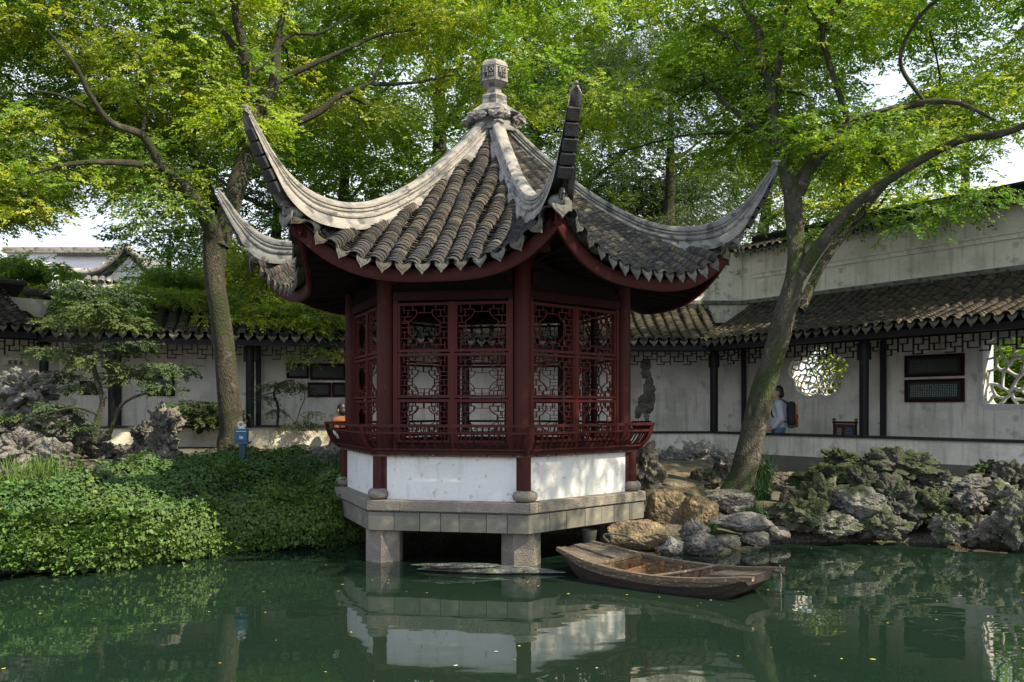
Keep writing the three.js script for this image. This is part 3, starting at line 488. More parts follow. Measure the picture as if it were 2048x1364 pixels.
// ---------------------------------------------------------------- covered walkways and the high wall
// a line in plan: P0 + s * u ; hit(px, py) finds where a ray of the photograph meets the upright plane over it
const line = (P0, P1) => { const u = P1.clone().sub(P0).setY(0).normalize(); const n = V(-u.z, 0, u.x); if (n.z < 0) n.negate(); const o = { P0, u, n, L: P1.distanceTo(P0), ry: Math.atan2(n.x, n.z), at: (s, y = 0, out = 0) => V(P0.x + u.x * s + n.x * out, y, P0.z + u.z * s + n.z * out), hit: (px, py) => { const t = (px - W / 2) / FOCAL; const s = (-P0.z * t - P0.x) / (u.x + t * u.z); const d = -(P0.z + u.z * s); return { s, d, y: EYE - (py - HORIZON) * d / FOCAL }; } }; return o; };
function onLine(mesh, ln, s, y, out = 0) { mesh.position.copy(ln.at(s, y, out)); mesh.rotation.y = Math.atan2(-ln.u.z, ln.u.x); return mesh; }
const K = V(4.41, 0, -20.2);                                // corner of the right walkway
const rightA = line(K, V(8.06 + 2.73, 0, -14.6 + 4.19));    // parapet line, running towards the camera on the right
const backIn = 1.25, nR = rightA.n.clone().negate();
const K2 = V(4.41 + .94, 0, -20.2 - 1.25);
const rightW = line(K2, V(K2.x + rightA.u.x * 13, 0, K2.z + rightA.u.z * 13));   // its back wall, which is the high garden wall
const midA = line(V(-1.4, 0, -20.0), K), midW = line(V(-1.4, 0, -21.3), K2);     // the stretch behind the pavilion
const crossBars = (w, h, cell, seed, th = .02) => { // irregular fret hanging under the eaves
  const R = rng(seed), g = []; const L = (x0, y0, x1, y1) => g.push(box(Math.abs(x1 - x0) + th, Math.abs(y1 - y0) + th, .03, (x0 + x1) / 2, (y0 + y1) / 2, 0));
  L(0, 0, w, 0); const n = Math.round(w / cell), c = w / n;
  for (let i = 0; i < n; i++) { const x = i * c, a = -h * (.35 + .12 * R()), b = -h * (.62 + .2 * R()); L(x, 0, x, i % 3 === 0 ? -h : b); L(x, a, x + c * .62, a); L(x + c * .62, a, x + c * .62, 0); L(x + c * .3, a, x + c * .3, b); L(x + c * .3, b, x + c, b); if (i % 2) L(x, -h * .99, x + c * .55, -h * .99), L(x + c * .55, -h * .99, x + c * .55, b); if (R() < .5) L(x + c * .62, -h * .2, x + c, -h * .2); }
  return merge(g);
};
function leanRoof(owner, ea, y0, y1, depth, sA, sB, opt) { // rows from an eave line up to the wall
  const rows = [], tr = [], sp = opt.sp ?? .215, n = Math.floor((sB - sA) / sp); const len = Math.hypot(depth, y1 - y0), sl = V(0, y1 - y0, 0).addScaledVector(ea.n, -depth).normalize(), up = ea.u.clone().cross(sl).normalize(); if (up.y < 0) up.negate();
  const Rr = rng(opt.seed);
  for (let i = 0; i <= n; i++) {
    const s = sA + i * sp, sag = .03 * fbm(s * .35, opt.seed, 0, 2), ph = Rr() * 6;
    const at = t => ea.at(s, y0 + sag, 0).addScaledVector(sl, t).add(V(0, -.10 * Math.sin(Math.PI * clamp(t / len)), 0)); const l = opt.clip ? opt.clip(s, len) : len;
    rows.push({ at, up: () => up, len: l, sway: t => .02 * Math.sin(t * 2.3 + ph), warm: opt.warm ?? 0 });
    const s2 = s + sp / 2, at2 = t => ea.at(s2, y0 + sag - .01, 0).addScaledVector(sl, t).add(V(0, -.10 * Math.sin(Math.PI * clamp(t / len)), 0)); tr.push({ at: at2, up: () => up, len: l, s0: .05 });
    const d = part('drip_tile', dripTile, i % 3 ? M.drip : M.tileVar[2], owner); d.position.copy(ea.at(s2, y0 + sag - .015, .02)); d.rotation.y = ea.ry; d.scale.setScalar(.9 + .1 * Math.sin(i * 7));
  }
  part('roof_boarding', boxUV(gridGeo([0,.1,.2,.3,.4,.5,.6,.7,.8,.9,1].map(f => [0, 1, 2, 3].map(j => ea.at(lerp(sA, sB, j / 3), y0 - .085, -.04).addScaledVector(sl, len * f).add(V(0, -.10 * Math.sin(Math.PI * f), 0)))))), M.soffit, owner);
  part('eave_beam', boxUV(bar(ea.at(sA, y0 - .15, -.1), ea.at(sB, y0 - .15, -.1), .09, .12)), M.black, owner);
  layTiles(owner, rows, { pitch: opt.pitch ?? .042, nPart: opt.nPart ?? 200, seed: opt.seed, warm: opt.warm ?? .15, troughs: tr, lift: .0, moss: opt.moss });
}
function column(owner, ln, s, y0, y1, r = .085) { const g = new THREE.CylinderGeometry(r, r, y1 - y0, 14); const p = ln.at(s); g.translate(p.x, (y0 + y1) / 2, p.z); part('column', boxUV(g), M.black, owner); const b = bar(V(p.x, y1 - .42, p.z).addScaledVector(ln.u, -.13), V(p.x, y1 - .42, p.z).addScaledVector(ln.u, .13), .07, .32); part('column_bracket', boxUV(b), M.black, owner); }
// a wall with openings: outline and holes in (s, y), thickness behind the line
function wallGeo(ln, s0, s1, yA, yB, th, holes = [], top = null) {
  const sh = new THREE.Shape(); sh.moveTo(s0, yA); sh.lineTo(s1, yA); sh.lineTo(s1, top ? top(s1) : yB); sh.lineTo(s0, top ? top(s0) : yB); sh.closePath(); holes.forEach(h => sh.holes.push(h));
  const g = new THREE.ExtrudeGeometry(sh, { depth: th, bevelEnabled: false, curveSegments: 10 }); g.translate(0, 0, -th);
  g.applyMatrix4(new THREE.Matrix4().makeBasis(ln.u, V(0, 1, 0), ln.n)); g.translate(ln.P0.x, 0, ln.P0.z); return g;
}
const pathFrom = pts => { const p = new THREE.Path(); pts.forEach((q, i) => i ? p.lineTo(q[0], q[1]) : p.moveTo(q[0], q[1])); p.closePath(); return p; };
const ringOutline = (pts, c, k, add = 0) => pts.map(([x, y]) => { const dx = x - c[0], dy = y - c[1], l = Math.hypot(dx, dy); return [c[0] + dx * (k + add / l), c[1] + dy * (k + add / l)]; });
function frameGeo(ln, outer, inner, depth, out) { const s = new THREE.Shape(); outer.forEach((q, i) => i ? s.lineTo(...q) : s.moveTo(...q)); s.closePath(); s.holes.push(pathFrom(inner)); const g = new THREE.ExtrudeGeometry(s, { depth, bevelEnabled: false }); g.translate(0, 0, out - depth); g.applyMatrix4(new THREE.Matrix4().makeBasis(ln.u, V(0, 1, 0), ln.n)); g.translate(ln.P0.x, 0, ln.P0.z); return boxUV(g); }
// crackle tracery: the edges of a jittered honeycomb clipped to an outline
function tracery(ln, outline, cell, seed, r, out) {
  const R = rng(seed), xs = outline.map(p => p[0]), ys = outline.map(p => p[1]), x0 = Math.min(...xs), x1 = Math.max(...xs), y0 = Math.min(...ys), y1 = Math.max(...ys);
  const inside = (x, y) => { let c = false; for (let i = 0, j = outline.length - 1; i < outline.length; j = i++) { const [a, b] = outline[i], [e, f] = outline[j]; if ((b > y) !== (f > y) && x < (e - a) * (y - b) / (f - b) + a) c = !c; } return c; };
  const node = {}; const nd = (i, j, q) => { const key = i + ',' + j + ',' + q; if (!node[key]) { const x = x0 + (i + (j % 2) * .5) * cell, y = y0 + j * cell * .87 + (q ? cell * .29 : -cell * .29) * 1; node[key] = [x + (R() - .5) * cell * .62, y + (R() - .5) * cell * .62]; } return node[key]; };
  const edges = []; const ni = Math.ceil((x1 - x0) / cell) + 2, nj = Math.ceil((y1 - y0) / cell / .87) + 2;
  for (let j = -1; j < nj; j++) for (let i = -1; i < ni; i++) { const a = nd(i, j, 0), b = nd(i, j, 1); const odd = ((j % 2) + 2) % 2; edges.push([a, b]); edges.push([b, nd(odd ? i : i - 1, j + 1, 0)]); edges.push([b, nd(odd ? i + 1 : i, j + 1, 0)]); }
  const g = []; const to = (x, y) => ln.at(x, y, out);
  for (const [a, b] of edges) { if (R() < .06) continue; let ia = inside(...a), ib = inside(...b); if (!ia && !ib) continue; let A = a, B = b; if (!ia || !ib) { let lo = ia ? a : b, hi = ia ? b : a; for (let k = 0; k < 8; k++) { const m = [(lo[0] + hi[0]) / 2, (lo[1] + hi[1]) / 2]; if (inside(...m)) lo = m; else hi = m; } A = ia ? a : b; B = hi; } const m = [(A[0] + B[0]) / 2 + (R() - .5) * cell * .18, (A[1] + B[1]) / 2 + (R() - .5) * cell * .18]; const rr = r * (.75 + R() * .5); g.push(limbGeo([[to(...A), rr], [to(...m), rr * .85], [to(...B), rr]], 6, 3, 0)); }
  return merge(g);
}
const mossTop = p => sst(-.05, .3, fbm(p.x * .9, p.y * .9, p.z * .9, 3));
// ---- high garden wall with its tiled top
const gardenWall = thing('garden_wall', 'tall pale plastered garden wall with a dark tiled ridge along its top, behind the right walkway', 'wall');
const WT = 5.38, fl = rightW.hit(1636, 745), sqh = rightW.hit(2040, 740);
let flower = []; for (let i = 0; i < 72; i++) { const a = i / 72 * 2 * Math.PI, lobes = [[90, .30, .40], [18, .34, .33], [162, .34, .33], [234, .30, .33], [306, .30, .33]]; let m = 0; for (const [deg, c, r] of lobes) { const t = deg * Math.PI / 180, b = Math.cos(a - t) * c, q = r * r - c * c + b * b; if (q > 0) m = Math.max(m, b + Math.sqrt(q)); } flower.push([fl.s + Math.cos(a) * m * 1.22, fl.y - .02 + Math.sin(a) * m * .84]); }
const sq = []; { const w = .78, h = .60, r = .12, cx = sqh.s + .12, cy = sqh.y; for (const [sx, sy, a0] of [[1, 1, 0], [-1, 1, 90], [-1, -1, 180], [1, -1, 270]]) for (let i = 0; i <= 4; i++) { const a = (a0 + i * 22.5) * Math.PI / 180; sq.push([cx + sx * (w - r) + Math.cos(a) * r, cy + sy * (h - r) + Math.sin(a) * r]); } }
const sqc = [sqh.s + .12, sqh.y];
part('wall', boxUV(wallGeo(rightW, -.12, 13, .3, WT, .32, [pathFrom(flower), pathFrom(sq)])), M.plaster, gardenWall);
part('wall', boxUV(wallGeo(midW, -.5, midW.L - .02, .3, WT - .004, .32)), M.plaster, gardenWall);
part('wall_band', boxUV(bar(rightW.at(.3, WT - .56, .02), rightW.at(13, WT - .56, .02), .05, .09)), M.plaster, gardenWall);
part('wall_band', boxUV(bar(rightW.at(.3, WT - .50, .035), rightW.at(13, WT - .50, .035), .09, .035)), M.plaster, gardenWall);
{ // two-sided tile capping and the dark ridge of upright tiles
  const ea = line(rightW.at(-.1, 0, .30), rightW.at(13, 0, .30)); const rows = [], tr = []; const sl = V(0, .17, 0).addScaledVector(ea.n, -.44).normalize(), up = ea.u.clone().cross(sl).normalize(); if (up.y < 0) up.negate();
  for (let i = 0; i < 59; i++) { const s = .1 + i * .215, at = t => ea.at(s, WT + .0, 0).addScaledVector(sl, t), at2 = t => ea.at(s + .107, WT - .01, 0).addScaledVector(sl, t); rows.push({ at, up: () => up, len: .46 }); tr.push({ at: at2, up: () => up, len: .46, s0: .03 }); const d = part('drip_tile', dripTile, M.drip, gardenWall); d.position.copy(ea.at(s + .107, WT - .015, .02)); d.rotation.y = ea.ry; }
  layTiles(gardenWall, rows, { pitch: .04, nPart: 200, seed: 51, warm: 0, troughs: tr });
  part('capping_bed', boxUV(bar(rightW.at(.2, WT + .02, -.14), rightW.at(13, WT + .02, -.14), .62, .06)), M.slate, gardenWall);
  const back = []; for (let i = 0; i <= 1; i++) back.push([rightW.at(i * 12.8 + .2, WT + .20, -.16), rightW.at(i * 12.8 + .2, WT + .02, -.64)]); part('rear_slope', boxUV(gridGeo(back)), M.slate, gardenWall);
  const um = [], uc = []; const R = rng(8); const ug = new THREE.BoxGeometry(.016, .16, .15); for (let s = .2; s < 13; s += .026) { const m = new THREE.Matrix4().makeRotationY(Math.atan2(-rightW.u.z, rightW.u.x) + (R() - .5) * .1); m.multiply(new THREE.Matrix4().makeRotationZ(.25 + (R() - .5) * .1)); m.setPosition(rightW.at(s, WT + .27 + (R() - .5) * .008, -.16)); um.push(m); const k = .5 + R(); uc.push(new THREE.Color(.03 * k, .03 * k, .033 * k)); } inst('ridge_tiles', ug, M.tile, um, uc, gardenWall);
  part('ridge_cap', boxUV(bar(rightW.at(.2, WT + .365, -.16), rightW.at(13, WT + .365, -.16), .19, .05)), M.slate, gardenWall);
  part('ridge_base', boxUV(bar(rightW.at(.2, WT + .175, -.16), rightW.at(13, WT + .175, -.16), .2, .04)), M.stuccoGrey, gardenWall);
}
{ // flower-shaped and square openings with plaster tracery
  const w1 = new THREE.Group(); w1.name = 'flower_window'; gardenWall.add(w1); w1.userData.label = 'flower shaped opening with white crackle tracery';
  const c = [fl.s, fl.y]; part('window_frame', frameGeo(rightW, ringOutline(flower, c, 1, .045), ringOutline(flower, c, 1, -.012), .34, .022), M.plasterClean, w1); part('window_tracery', tracery(rightW, ringOutline(flower, c, 1, .01), .15, 5, .022, -.10), M.plasterClean, w1, 'stuff');
  const w2 = new THREE.Group(); w2.name = 'square_window'; gardenWall.add(w2); w2.userData.label = 'round-cornered square opening with large white tracery';
  part('window_frame', frameGeo(rightW, ringOutline(sq, sqc, 1, .12), ringOutline(sq, sqc, 1, .065), .03, .022), M.plasterClean, w2); part('window_frame', frameGeo(rightW, ringOutline(sq, sqc, 1, .055), ringOutline(sq, sqc, 1, -.015), .34, .03), M.plasterClean, w2); part('window_tracery', tracery(rightW, ringOutline(sq, sqc, 1, .01), .27, 9, .030, -.12), M.plasterClean, w2, 'stuff');
}
// ---- right walkway
const walkR = thing('covered_walkway', 'open tiled walkway with dark columns and white parapet below the tall wall on the right', 'walkway');
const CAP = 1.31;
{
  const eR = line(rightA.at(-.55, 0, .5), rightA.at(13, 0, .5)), EY = 3.26, JY = 4.22;
  leanRoof(walkR, eR, EY, JY, backIn + .78, .35, 12.6, { seed: 61, warm: .42, nPart: 250, moss: p => .35 * mossTop(p) });
  const eM = line(midA.at(.2, 0, .45), midA.at(midA.L - .2, 0, .45)); leanRoof(walkR, eM, EY, JY, 1.75, 0, midA.L - .1, { seed: 62, warm: .45, nPart: 150, moss: p => .3 * mossTop(p), clip: (s, l) => s > midA.L - 1.3 ? l : l });
  part('roof_flashing', boxUV(bar(rightW.at(.0, JY + .03, .03), rightW.at(13, JY + .03, .03), .10, .09)), M.stuccoGrey, walkR); part('roof_flashing', boxUV(bar(midW.at(2, JY + .03, .03), midW.at(midW.L, JY + .03, .03), .10, .09)), M.stuccoGrey, walkR);
  part('parapet', boxUV(wallGeo(rightA, 0, 13, .3, CAP - .045, .16)), M.plaster, walkR); part('parapet', boxUV(wallGeo(midA, 0, midA.L, .3, CAP - .045, .16)), M.plaster, walkR);
  part('parapet_base', boxUV(wallGeo(rightA, 0, 13, .3, .87, .2).translate(rightA.n.x * .03, 0, rightA.n.z * .03)), M.graniteGrey, walkR);
  const capLine = (ln, a, b) => { const n = Math.round((b - a) / .42); for (let i = 0; i < n; i++) { const s = lerp(a, b, i / n), e = lerp(a, b, (i + 1) / n) - .006; part('cap_brick', boxUV(bar(ln.at(s, CAP - .02, -.08), ln.at(e, CAP - .02, -.08), .26, .045)), M.slate, walkR); } };
  capLine(rightA, 0, 13); capLine(midA, 0, midA.L);
  for (const px of [1428, 1728, 2110]) column(walkR, rightA, rightA.hit(px, 800).s || .01, CAP - .01, EY + .02); for (const x of [.4, 3.0]) column(walkR, midA, x, CAP - .01, EY + .02);
  for (const px of [1491, 1770, 2180]) { const s = rightW.hit(px, 800).s; part('pilaster', boxUV(bar(rightW.at(s, .4, .06), rightW.at(s, 3.6, .06), .10, .09)), M.black, walkR); }
  const beam = (ln, a, b) => { part('beam', boxUV(bar(ln.at(a, EY - .15, -.02), ln.at(b, EY - .15, -.02), .08, .12)), M.black, walkR); };
  beam(rightA, 0, 13); beam(midA, 0, midA.L);
  const s1 = rightA.hit(1728, 800).s; for (const [ln, a, b, sd] of [[rightA, .1, s1 - .1, 3], [rightA, s1 + .1, s1 + 4.0, 4], [midA, 3.1, midA.L - .1, 5], [midA, .5, 2.9, 6]]) { const f = part('frieze', crossBars(b - a, .30, .30, sd), M.black, walkR, 'stuff'); onLine(f, ln, a, EY - .20); }
  part('walkway_floor', boxUV(gridGeo([[rightA.at(-1, .42), rightA.at(13, .42)], [rightA.at(-1, .42, -1.6), rightA.at(13, .42, -1.6)]])), M.graniteGrey2, walkR);
  part('ceiling', boxUV(gridGeo([[rightA.at(-1, 3.16, .3), rightA.at(13, 3.16, .3)], [rightA.at(-1, 3.85, -1.25), rightA.at(13, 3.85, -1.25)]])), M.soffit, walkR);
  part('ceiling', boxUV(gridGeo([[midA.at(0, 3.16, .3), midA.at(midA.L + .5, 3.16, .3)], [midA.at(0, 3.8, -1.25), midA.at(midA.L + .9, 3.8, -1.25)]])), M.soffit, walkR);
}
let leftLines;
// ---- left walkway: a straight stretch and an end that turns towards the camera
const walkL = thing('covered_walkway', 'low tiled walkway overgrown with green creeper behind the left tree and rocks', 'walkway');
{
  const capY = 1.46, y0 = 3.36, y1 = 4.18, A = V(-8.9, 0, -18.2), B = V(-1.5, 0, -20.3), C = V(-12.6, 0, -13.6);
  const ln = line(A, B), lw = line(V(A.x - .2, 0, A.z - 1.5), V(B.x + 1.2, 0, B.z - 1.4)), l2 = line(C, A), l2w = line(V(C.x - 1.4, 0, C.z - .9), V(A.x - 1.1, 0, A.z - .9));
  const ea = line(ln.at(-.3, 0, .45), ln.at(ln.L + .4, 0, .45)); leanRoof(walkL, ea, y0 - .06, y1, 1.9, 0, ln.L + .6, { seed: 71, warm: .3, nPart: 220, sp: .235, pitch: .048, moss: p => .9 * sst(-.25, .15, fbm(p.x * .6, p.y, p.z * .6, 3)) });
  const eb = line(l2.at(-.5, 0, .45), l2.at(l2.L + .2, 0, .45)); leanRoof(walkL, eb, y0 - .02, y1 + .15, 1.9, 0, l2.L - .1, { seed: 72, warm: .05, nPart: 120, sp: .22, pitch: .07, moss: p => .25 * mossTop(p) });
  // far slopes and ridge
  part('rear_slope', boxUV(gridGeo([[ln.at(-.6, y1 + .02, -1.42), ln.at(ln.L + .6, y1 + .02, -1.42)], [ln.at(-.6, y0, -3.2), ln.at(ln.L + .6, y0, -3.2)]])), M.slate, walkL);
  part('rear_slope', boxUV(gridGeo([[l2.at(-.6, y1 + .17, -1.42), l2.at(l2.L, y1 + .17, -1.42)], [l2.at(-.6, y0, -3.2), l2.at(l2.L, y0, -3.2)]])), M.slate, walkL);
  part('ridge', boxUV(limbGeo([[ln.at(-.9, y1 + .05, -1.42), .09], [ln.at(ln.L / 2, y1 + .06, -1.42), .07], [ln.at(ln.L + .6, y1 + .05, -1.42), .07]], 8, 10)), M.tileVar[0], walkL);
  part('ridge', boxUV(limbGeo([[l2.at(-.6, y1 + .2, -1.42), .06], [l2.at(l2.L / 2, y1 + .22, -1.42), .06], [l2.at(l2.L, y1 + .2, -1.42), .06]], 8, 10)), M.tileVar[0], walkL);
  part('wall', boxUV(wallGeo(lw, -1.0, lw.L, .4, y1 - .1, .22)), M.plaster, walkL); part('wall', boxUV(wallGeo(l2w, 0, l2w.L + 1.2, .4, y1 - .1, .22)), M.plaster, walkL);
  part('parapet', boxUV(wallGeo(ln, 0, ln.L + .3, .4, capY - .045, .16)), M.plasterOld, walkL); part('parapet', boxUV(wallGeo(l2, 0, l2.L, .4, capY - .045, .16)), M.plasterOld, walkL);
  const cap = (l, a, b) => { const n = Math.round((b - a) / .42); for (let i = 0; i < n; i++) part('cap_brick', boxUV(bar(l.at(lerp(a, b, i / n), capY - .02, -.08), l.at(lerp(a, b, (i + 1) / n) - .006, capY - .02, -.08), .26, .045)), M.slate, walkL); }; cap(ln, 0, ln.L + .3); cap(l2, 0, l2.L);
  for (const px of [88, 225, 500, 700]) column(walkL, ln, ln.hit(px, 800).s, capY - .01, y0); for (const s of [.5, 3.2]) column(walkL, l2, s, capY - .01, y0);
  for (const px of [238, 517]) { const s = lw.hit(px, 800).s; part('pilaster', boxUV(bar(lw.at(s, .4, .06), lw.at(s, 3.5, .06), .10, .09)), M.black, walkL); }
  part('beam', boxUV(bar(ln.at(0, y0 - .17, -.02), ln.at(ln.L + .3, y0 - .17, -.02), .08, .14)), M.black, walkL); part('beam', boxUV(bar(l2.at(0, y0 - .17, -.02), l2.at(l2.L, y0 - .17, -.02), .08, .14)), M.black, walkL);
  for (const [l, a, b, sd] of [[ln, ln.hit(232, 0).s + .1, ln.hit(494, 0).s - .1, 13], [ln, ln.hit(506, 0).s + .1, ln.hit(694, 0).s - .1, 14], [ln, ln.hit(95, 0).s, ln.hit(218, 0).s, 16], [l2, .6, 3.1, 15], [l2, 3.3, l2.L - .2, 17]]) { const f = part('frieze', crossBars(b - a, .30, .28, sd), M.black, walkL, 'stuff'); onLine(f, l, a, y0 - .23); }
  part('ceiling', boxUV(gridGeo([[ln.at(0, 3.22, .3), ln.at(ln.L, 3.22, .3)], [ln.at(0, 3.82, -1.4), ln.at(ln.L, 3.82, -1.4)]])), M.soffit, walkL); part('ceiling', boxUV(gridGeo([[l2.at(-.5, 3.22, .3), l2.at(l2.L, 3.22, .3)], [l2.at(-.5, 3.82, -1.4), l2.at(l2.L, 3.82, -1.4)]])), M.soffit, walkL);
  // carved tracery panel above the framed tablets
  const q0 = lw.hit(575, 727), q1 = lw.hit(668, 708), o = [[q0.s, q0.y], [q1.s, q0.y], [q1.s, q1.y], [q0.s, q1.y]]; const tp = new THREE.Group(); tp.name = 'tracery_panel'; walkL.add(tp); part('window_tracery', tracery(lw, o, .11, 23, .012, .02), M.plasterClean, tp, 'stuff'); 
  leftLines = [lw, ln];
}
const [lw, ln] = leftLines;
// ---------------------------------------------------------------- rocks
function rockGeo(seed, sx, sy, sz, o = {}) { // o: taihu 0..1 (pits and holes), block 0..1, moss 0..1, tint [r, g, b], detail
  const g0 = new THREE.IcosahedronGeometry(1, o.detail ?? 16); const g = mergeVertices((g0.deleteAttribute('normal'), g0.deleteAttribute('uv'), g0), 1e-4); const p = g.attributes.position, v = V(), th = o.taihu ?? .5, bl = o.block ?? .3, S0 = seed * 7.31;
  const cut = []; const R = rng(seed * 97 + 5); for (let i = 0; i < 15; i++) cut.push([V(R() - .5, (R() - .5) * 1.1, R() - .5).normalize(), .52 + R() * .34]);
  for (let i = 0; i < p.count; i++) {
    v.fromBufferAttribute(p, i); const x = v.x, y = v.y, z = v.z; let r = bl > .85 ? Math.pow(Math.pow(Math.abs(x), 5) + Math.pow(Math.abs(y), 6) + Math.pow(Math.abs(z), 5), -1 / 5.3) * .86 : 1;
    if (bl > 0) for (const [n, d] of cut) { const q = v.dot(n); if (q > 0) r = Math.min(r, lerp(r, Math.min(r, (d + (bl > .85 ? .22 : 0)) / Math.max(.2, q)), bl)); }
    const big = fbm(x * 1.1 + S0, y * 1.1, z * 1.1, 2), mid = fbm(x * 2.6 + S0, y * 2.6, z * 2.6 + 5, 3), fine = fbm(x * 7 + S0, y * 7, z * 7, 3), rid = 1 - Math.abs(N3(x * 3.1 + S0, y * 3.1, z * 3.1 + 9)) * 2;
    const bil = Math.abs(N3(x * 1.9 + S0, y * 1.9, z * 1.9 + 3)) * 2 + Math.abs(N3(x * 4.1 + S0, y * 4.1, z * 4.1)) * .9;
    r *= 1 + (big * (.35 + .55 * th) + mid * (.20 + .02 * th)) * (1 - .70 * bl) + th * (.50 * bil - .30) + fine * (.07 - .03 * th) * (1 - .3 * bl) - th * .34 * sst(.16, .42, N3(x * 2.2 + S0 + 40, y * 2.2, z * 2.2)) - th * .12 * sst(.2, .4, N3(x * 4.6 + S0 + 20, y * 4.6, z * 4.6)) - (1 - th) * .06 * Math.pow(clamp(1 - Math.abs(N3(x * 4 + S0, y * 2, z * 4)) * 3), 3);
    p.setXYZ(i, x * r * sx, y * r * sy, z * r * sz);
  }
  g.computeVertexNormals(); const n = g.attributes.normal, col = new Float32Array(p.count * 3), t = o.tint ?? [.40, .385, .345], moss = o.moss ?? .25;
  for (let i = 0; i < p.count; i++) {
    const x = p.getX(i), y = p.getY(i), z = p.getZ(i), a = fbm(x * 3 + S0, y * 3, z * 3, 4), b = fbm(x * 9 + S0, y * 9, z * 9, 3);
    let c = t.map(q => q * (1 + .9 * a + .6 * b)); c = mix3(c, [t[0] * 1.5, t[1] * 1.45, t[2] * 1.3], sst(.1, .35, fbm(x * 5 + S0, y * 5, z * 5 + 8, 3)) * .7);
    const mk = sst(.38 - moss * .75, .62 - moss * .6, .5 * fbm(x * 2.2 + S0, y * 2.2 + 3, z * 2.2, 3) + .5 * fbm(x * 7, y * 7, z * 7 + S0, 3) + .18 * n.getY(i) + .10) * Math.min(1, moss * 2.2); c = mix3(c, [.042 + .04 * b, .072 + .05 * b, .009], mk * .92);
    if (o.wet !== undefined) { const wy = y + o.wet; c = c.map(q => q * lerp(.4, 1, sst(0, .14, wy + .05 * a))); }
    c.forEach((q, k) => col[i * 3 + k] = Math.max(.01, q));
  }
  g.setAttribute('color', new THREE.BufferAttribute(col, 3)); let out = toCreasedNormals(g, o.crease ?? .8); return boxUV(out);
}
function rock(px, py, w, h, d, label, o = {}, group) { // centre and size in the photograph's pixels, at distance d
  const c = at(px, py, d), sx = w * d / FOCAL / 2, sy = h * d / FOCAL / 2, sz = (o.deep ?? .9) * (sx + sy) / 2 + .0; const seed = Math.round(px * 3 + py);
  const m = new THREE.Mesh(rockGeo(seed, ...[sx, sy, sz].map(q => q * ((o.block ?? .3) > .85 ? 1.04 : .95 + .3 * (o.block ?? .3))), { ...o, wet: o.wet === undefined && c.y - sy < .15 ? c.y : undefined }), M.rock); m.name = numbered(o.name ?? 'rock'); m.position.copy(c); m.rotation.y = (seed % 7) * .12 - .3; m.castShadow = m.receiveShadow = true; scene.add(m); return tag(m, label, o.cat ?? 'rock', group);
}
const GOLD = [.31, .24, .14], GREY = [.095, .093, .082], PALE = [.25, .24, .205];
// beside the pavilion, by the boat
rock(1286, 938, 74, 112, 14.1, 'tall pitted grey rock standing right beside the pavilion wall', { taihu: .75, moss: .15, tint: [0.238, 0.218, 0.178] });
rock(1345, 925, 66, 56, 17.2, 'grey pitted rock under the right parapet, left one of a small group', { taihu: .8, moss: .2 }); rock(1398, 915, 74, 66, 17.4, 'highest grey pitted rock of the small group under the right parapet', { taihu: .85, moss: .15 }); rock(1444, 925, 56, 50, 16.8, 'small grey pitted rock just left of the leaning trunk under the parapet', { taihu: .8, moss: .2 }); rock(1318, 950, 40, 30, 16.6, 'low dark rock behind the tall pitted rock by the gravel path', { taihu: .5, moss: .35 });
rock(1411, 960, 74, 48, 14.8, 'rounded mossy brown boulder left of the leaning tree base', { taihu: .15, moss: .6, tint: [0.165, 0.145, 0.106] });
rock(1330, 1018, 84, 84, 12.9, 'big golden brown angular boulder right of the platform corner', { taihu: .12, block: 1, moss: .03, tint: GOLD, crease: .22 });
rock(1397, 1030, 76, 84, 12.7, 'golden brown upright block with a grey face beside the big angular boulder', { taihu: .12, block: 1, moss: .05, tint: [.33, .25, .14], crease: .3 });
rock(1272, 1072, 132, 66, 11.75, 'flat-topped golden boulder between platform and boat', { taihu: .1, block: 1, moss: .03, tint: GOLD, crease: .22 });
rock(1345, 985, 60, 44, 14.0, 'slanting dark split stones behind the golden boulders', { taihu: .15, block: 1, moss: .1, tint: [0.198, 0.178, 0.145] });
rock(1388, 1066, 52, 60, 11.75, 'upright grey lump with rounded top behind the boat', { taihu: .35, moss: .2, tint: [0.191, 0.185, 0.165] }); rock(1408, 1092, 78, 56, 11.55, 'wide grey lumpy rock at the waterline behind the boat', { taihu: .35, moss: .15, tint: [0.191, 0.185, 0.165] }); rock(1345, 1096, 46, 44, 11.6, 'small dark rock between the flat-topped boulder and the grey lumps', { taihu: .3, block: .6, moss: .1 });
rock(1488, 1048, 136, 40, 12.2, 'long flat grey slab lying on the small stacked stones', { taihu: .12, block: .7, moss: .08, tint: [0.218, 0.211, 0.205], deep: .8 });
rock(1458, 1003, 110, 50, 13.4, 'pale sloping slab below the leaning tree', { taihu: .1, block: .9, moss: .1, tint: [0.277, 0.264, 0.231], deep: .9 }); rock(1486, 1022, 70, 24, 12.9, 'thin pale slab above the long flat grey slab', { taihu: .1, block: .9, moss: .1, tint: [0.297, 0.277, 0.238] });
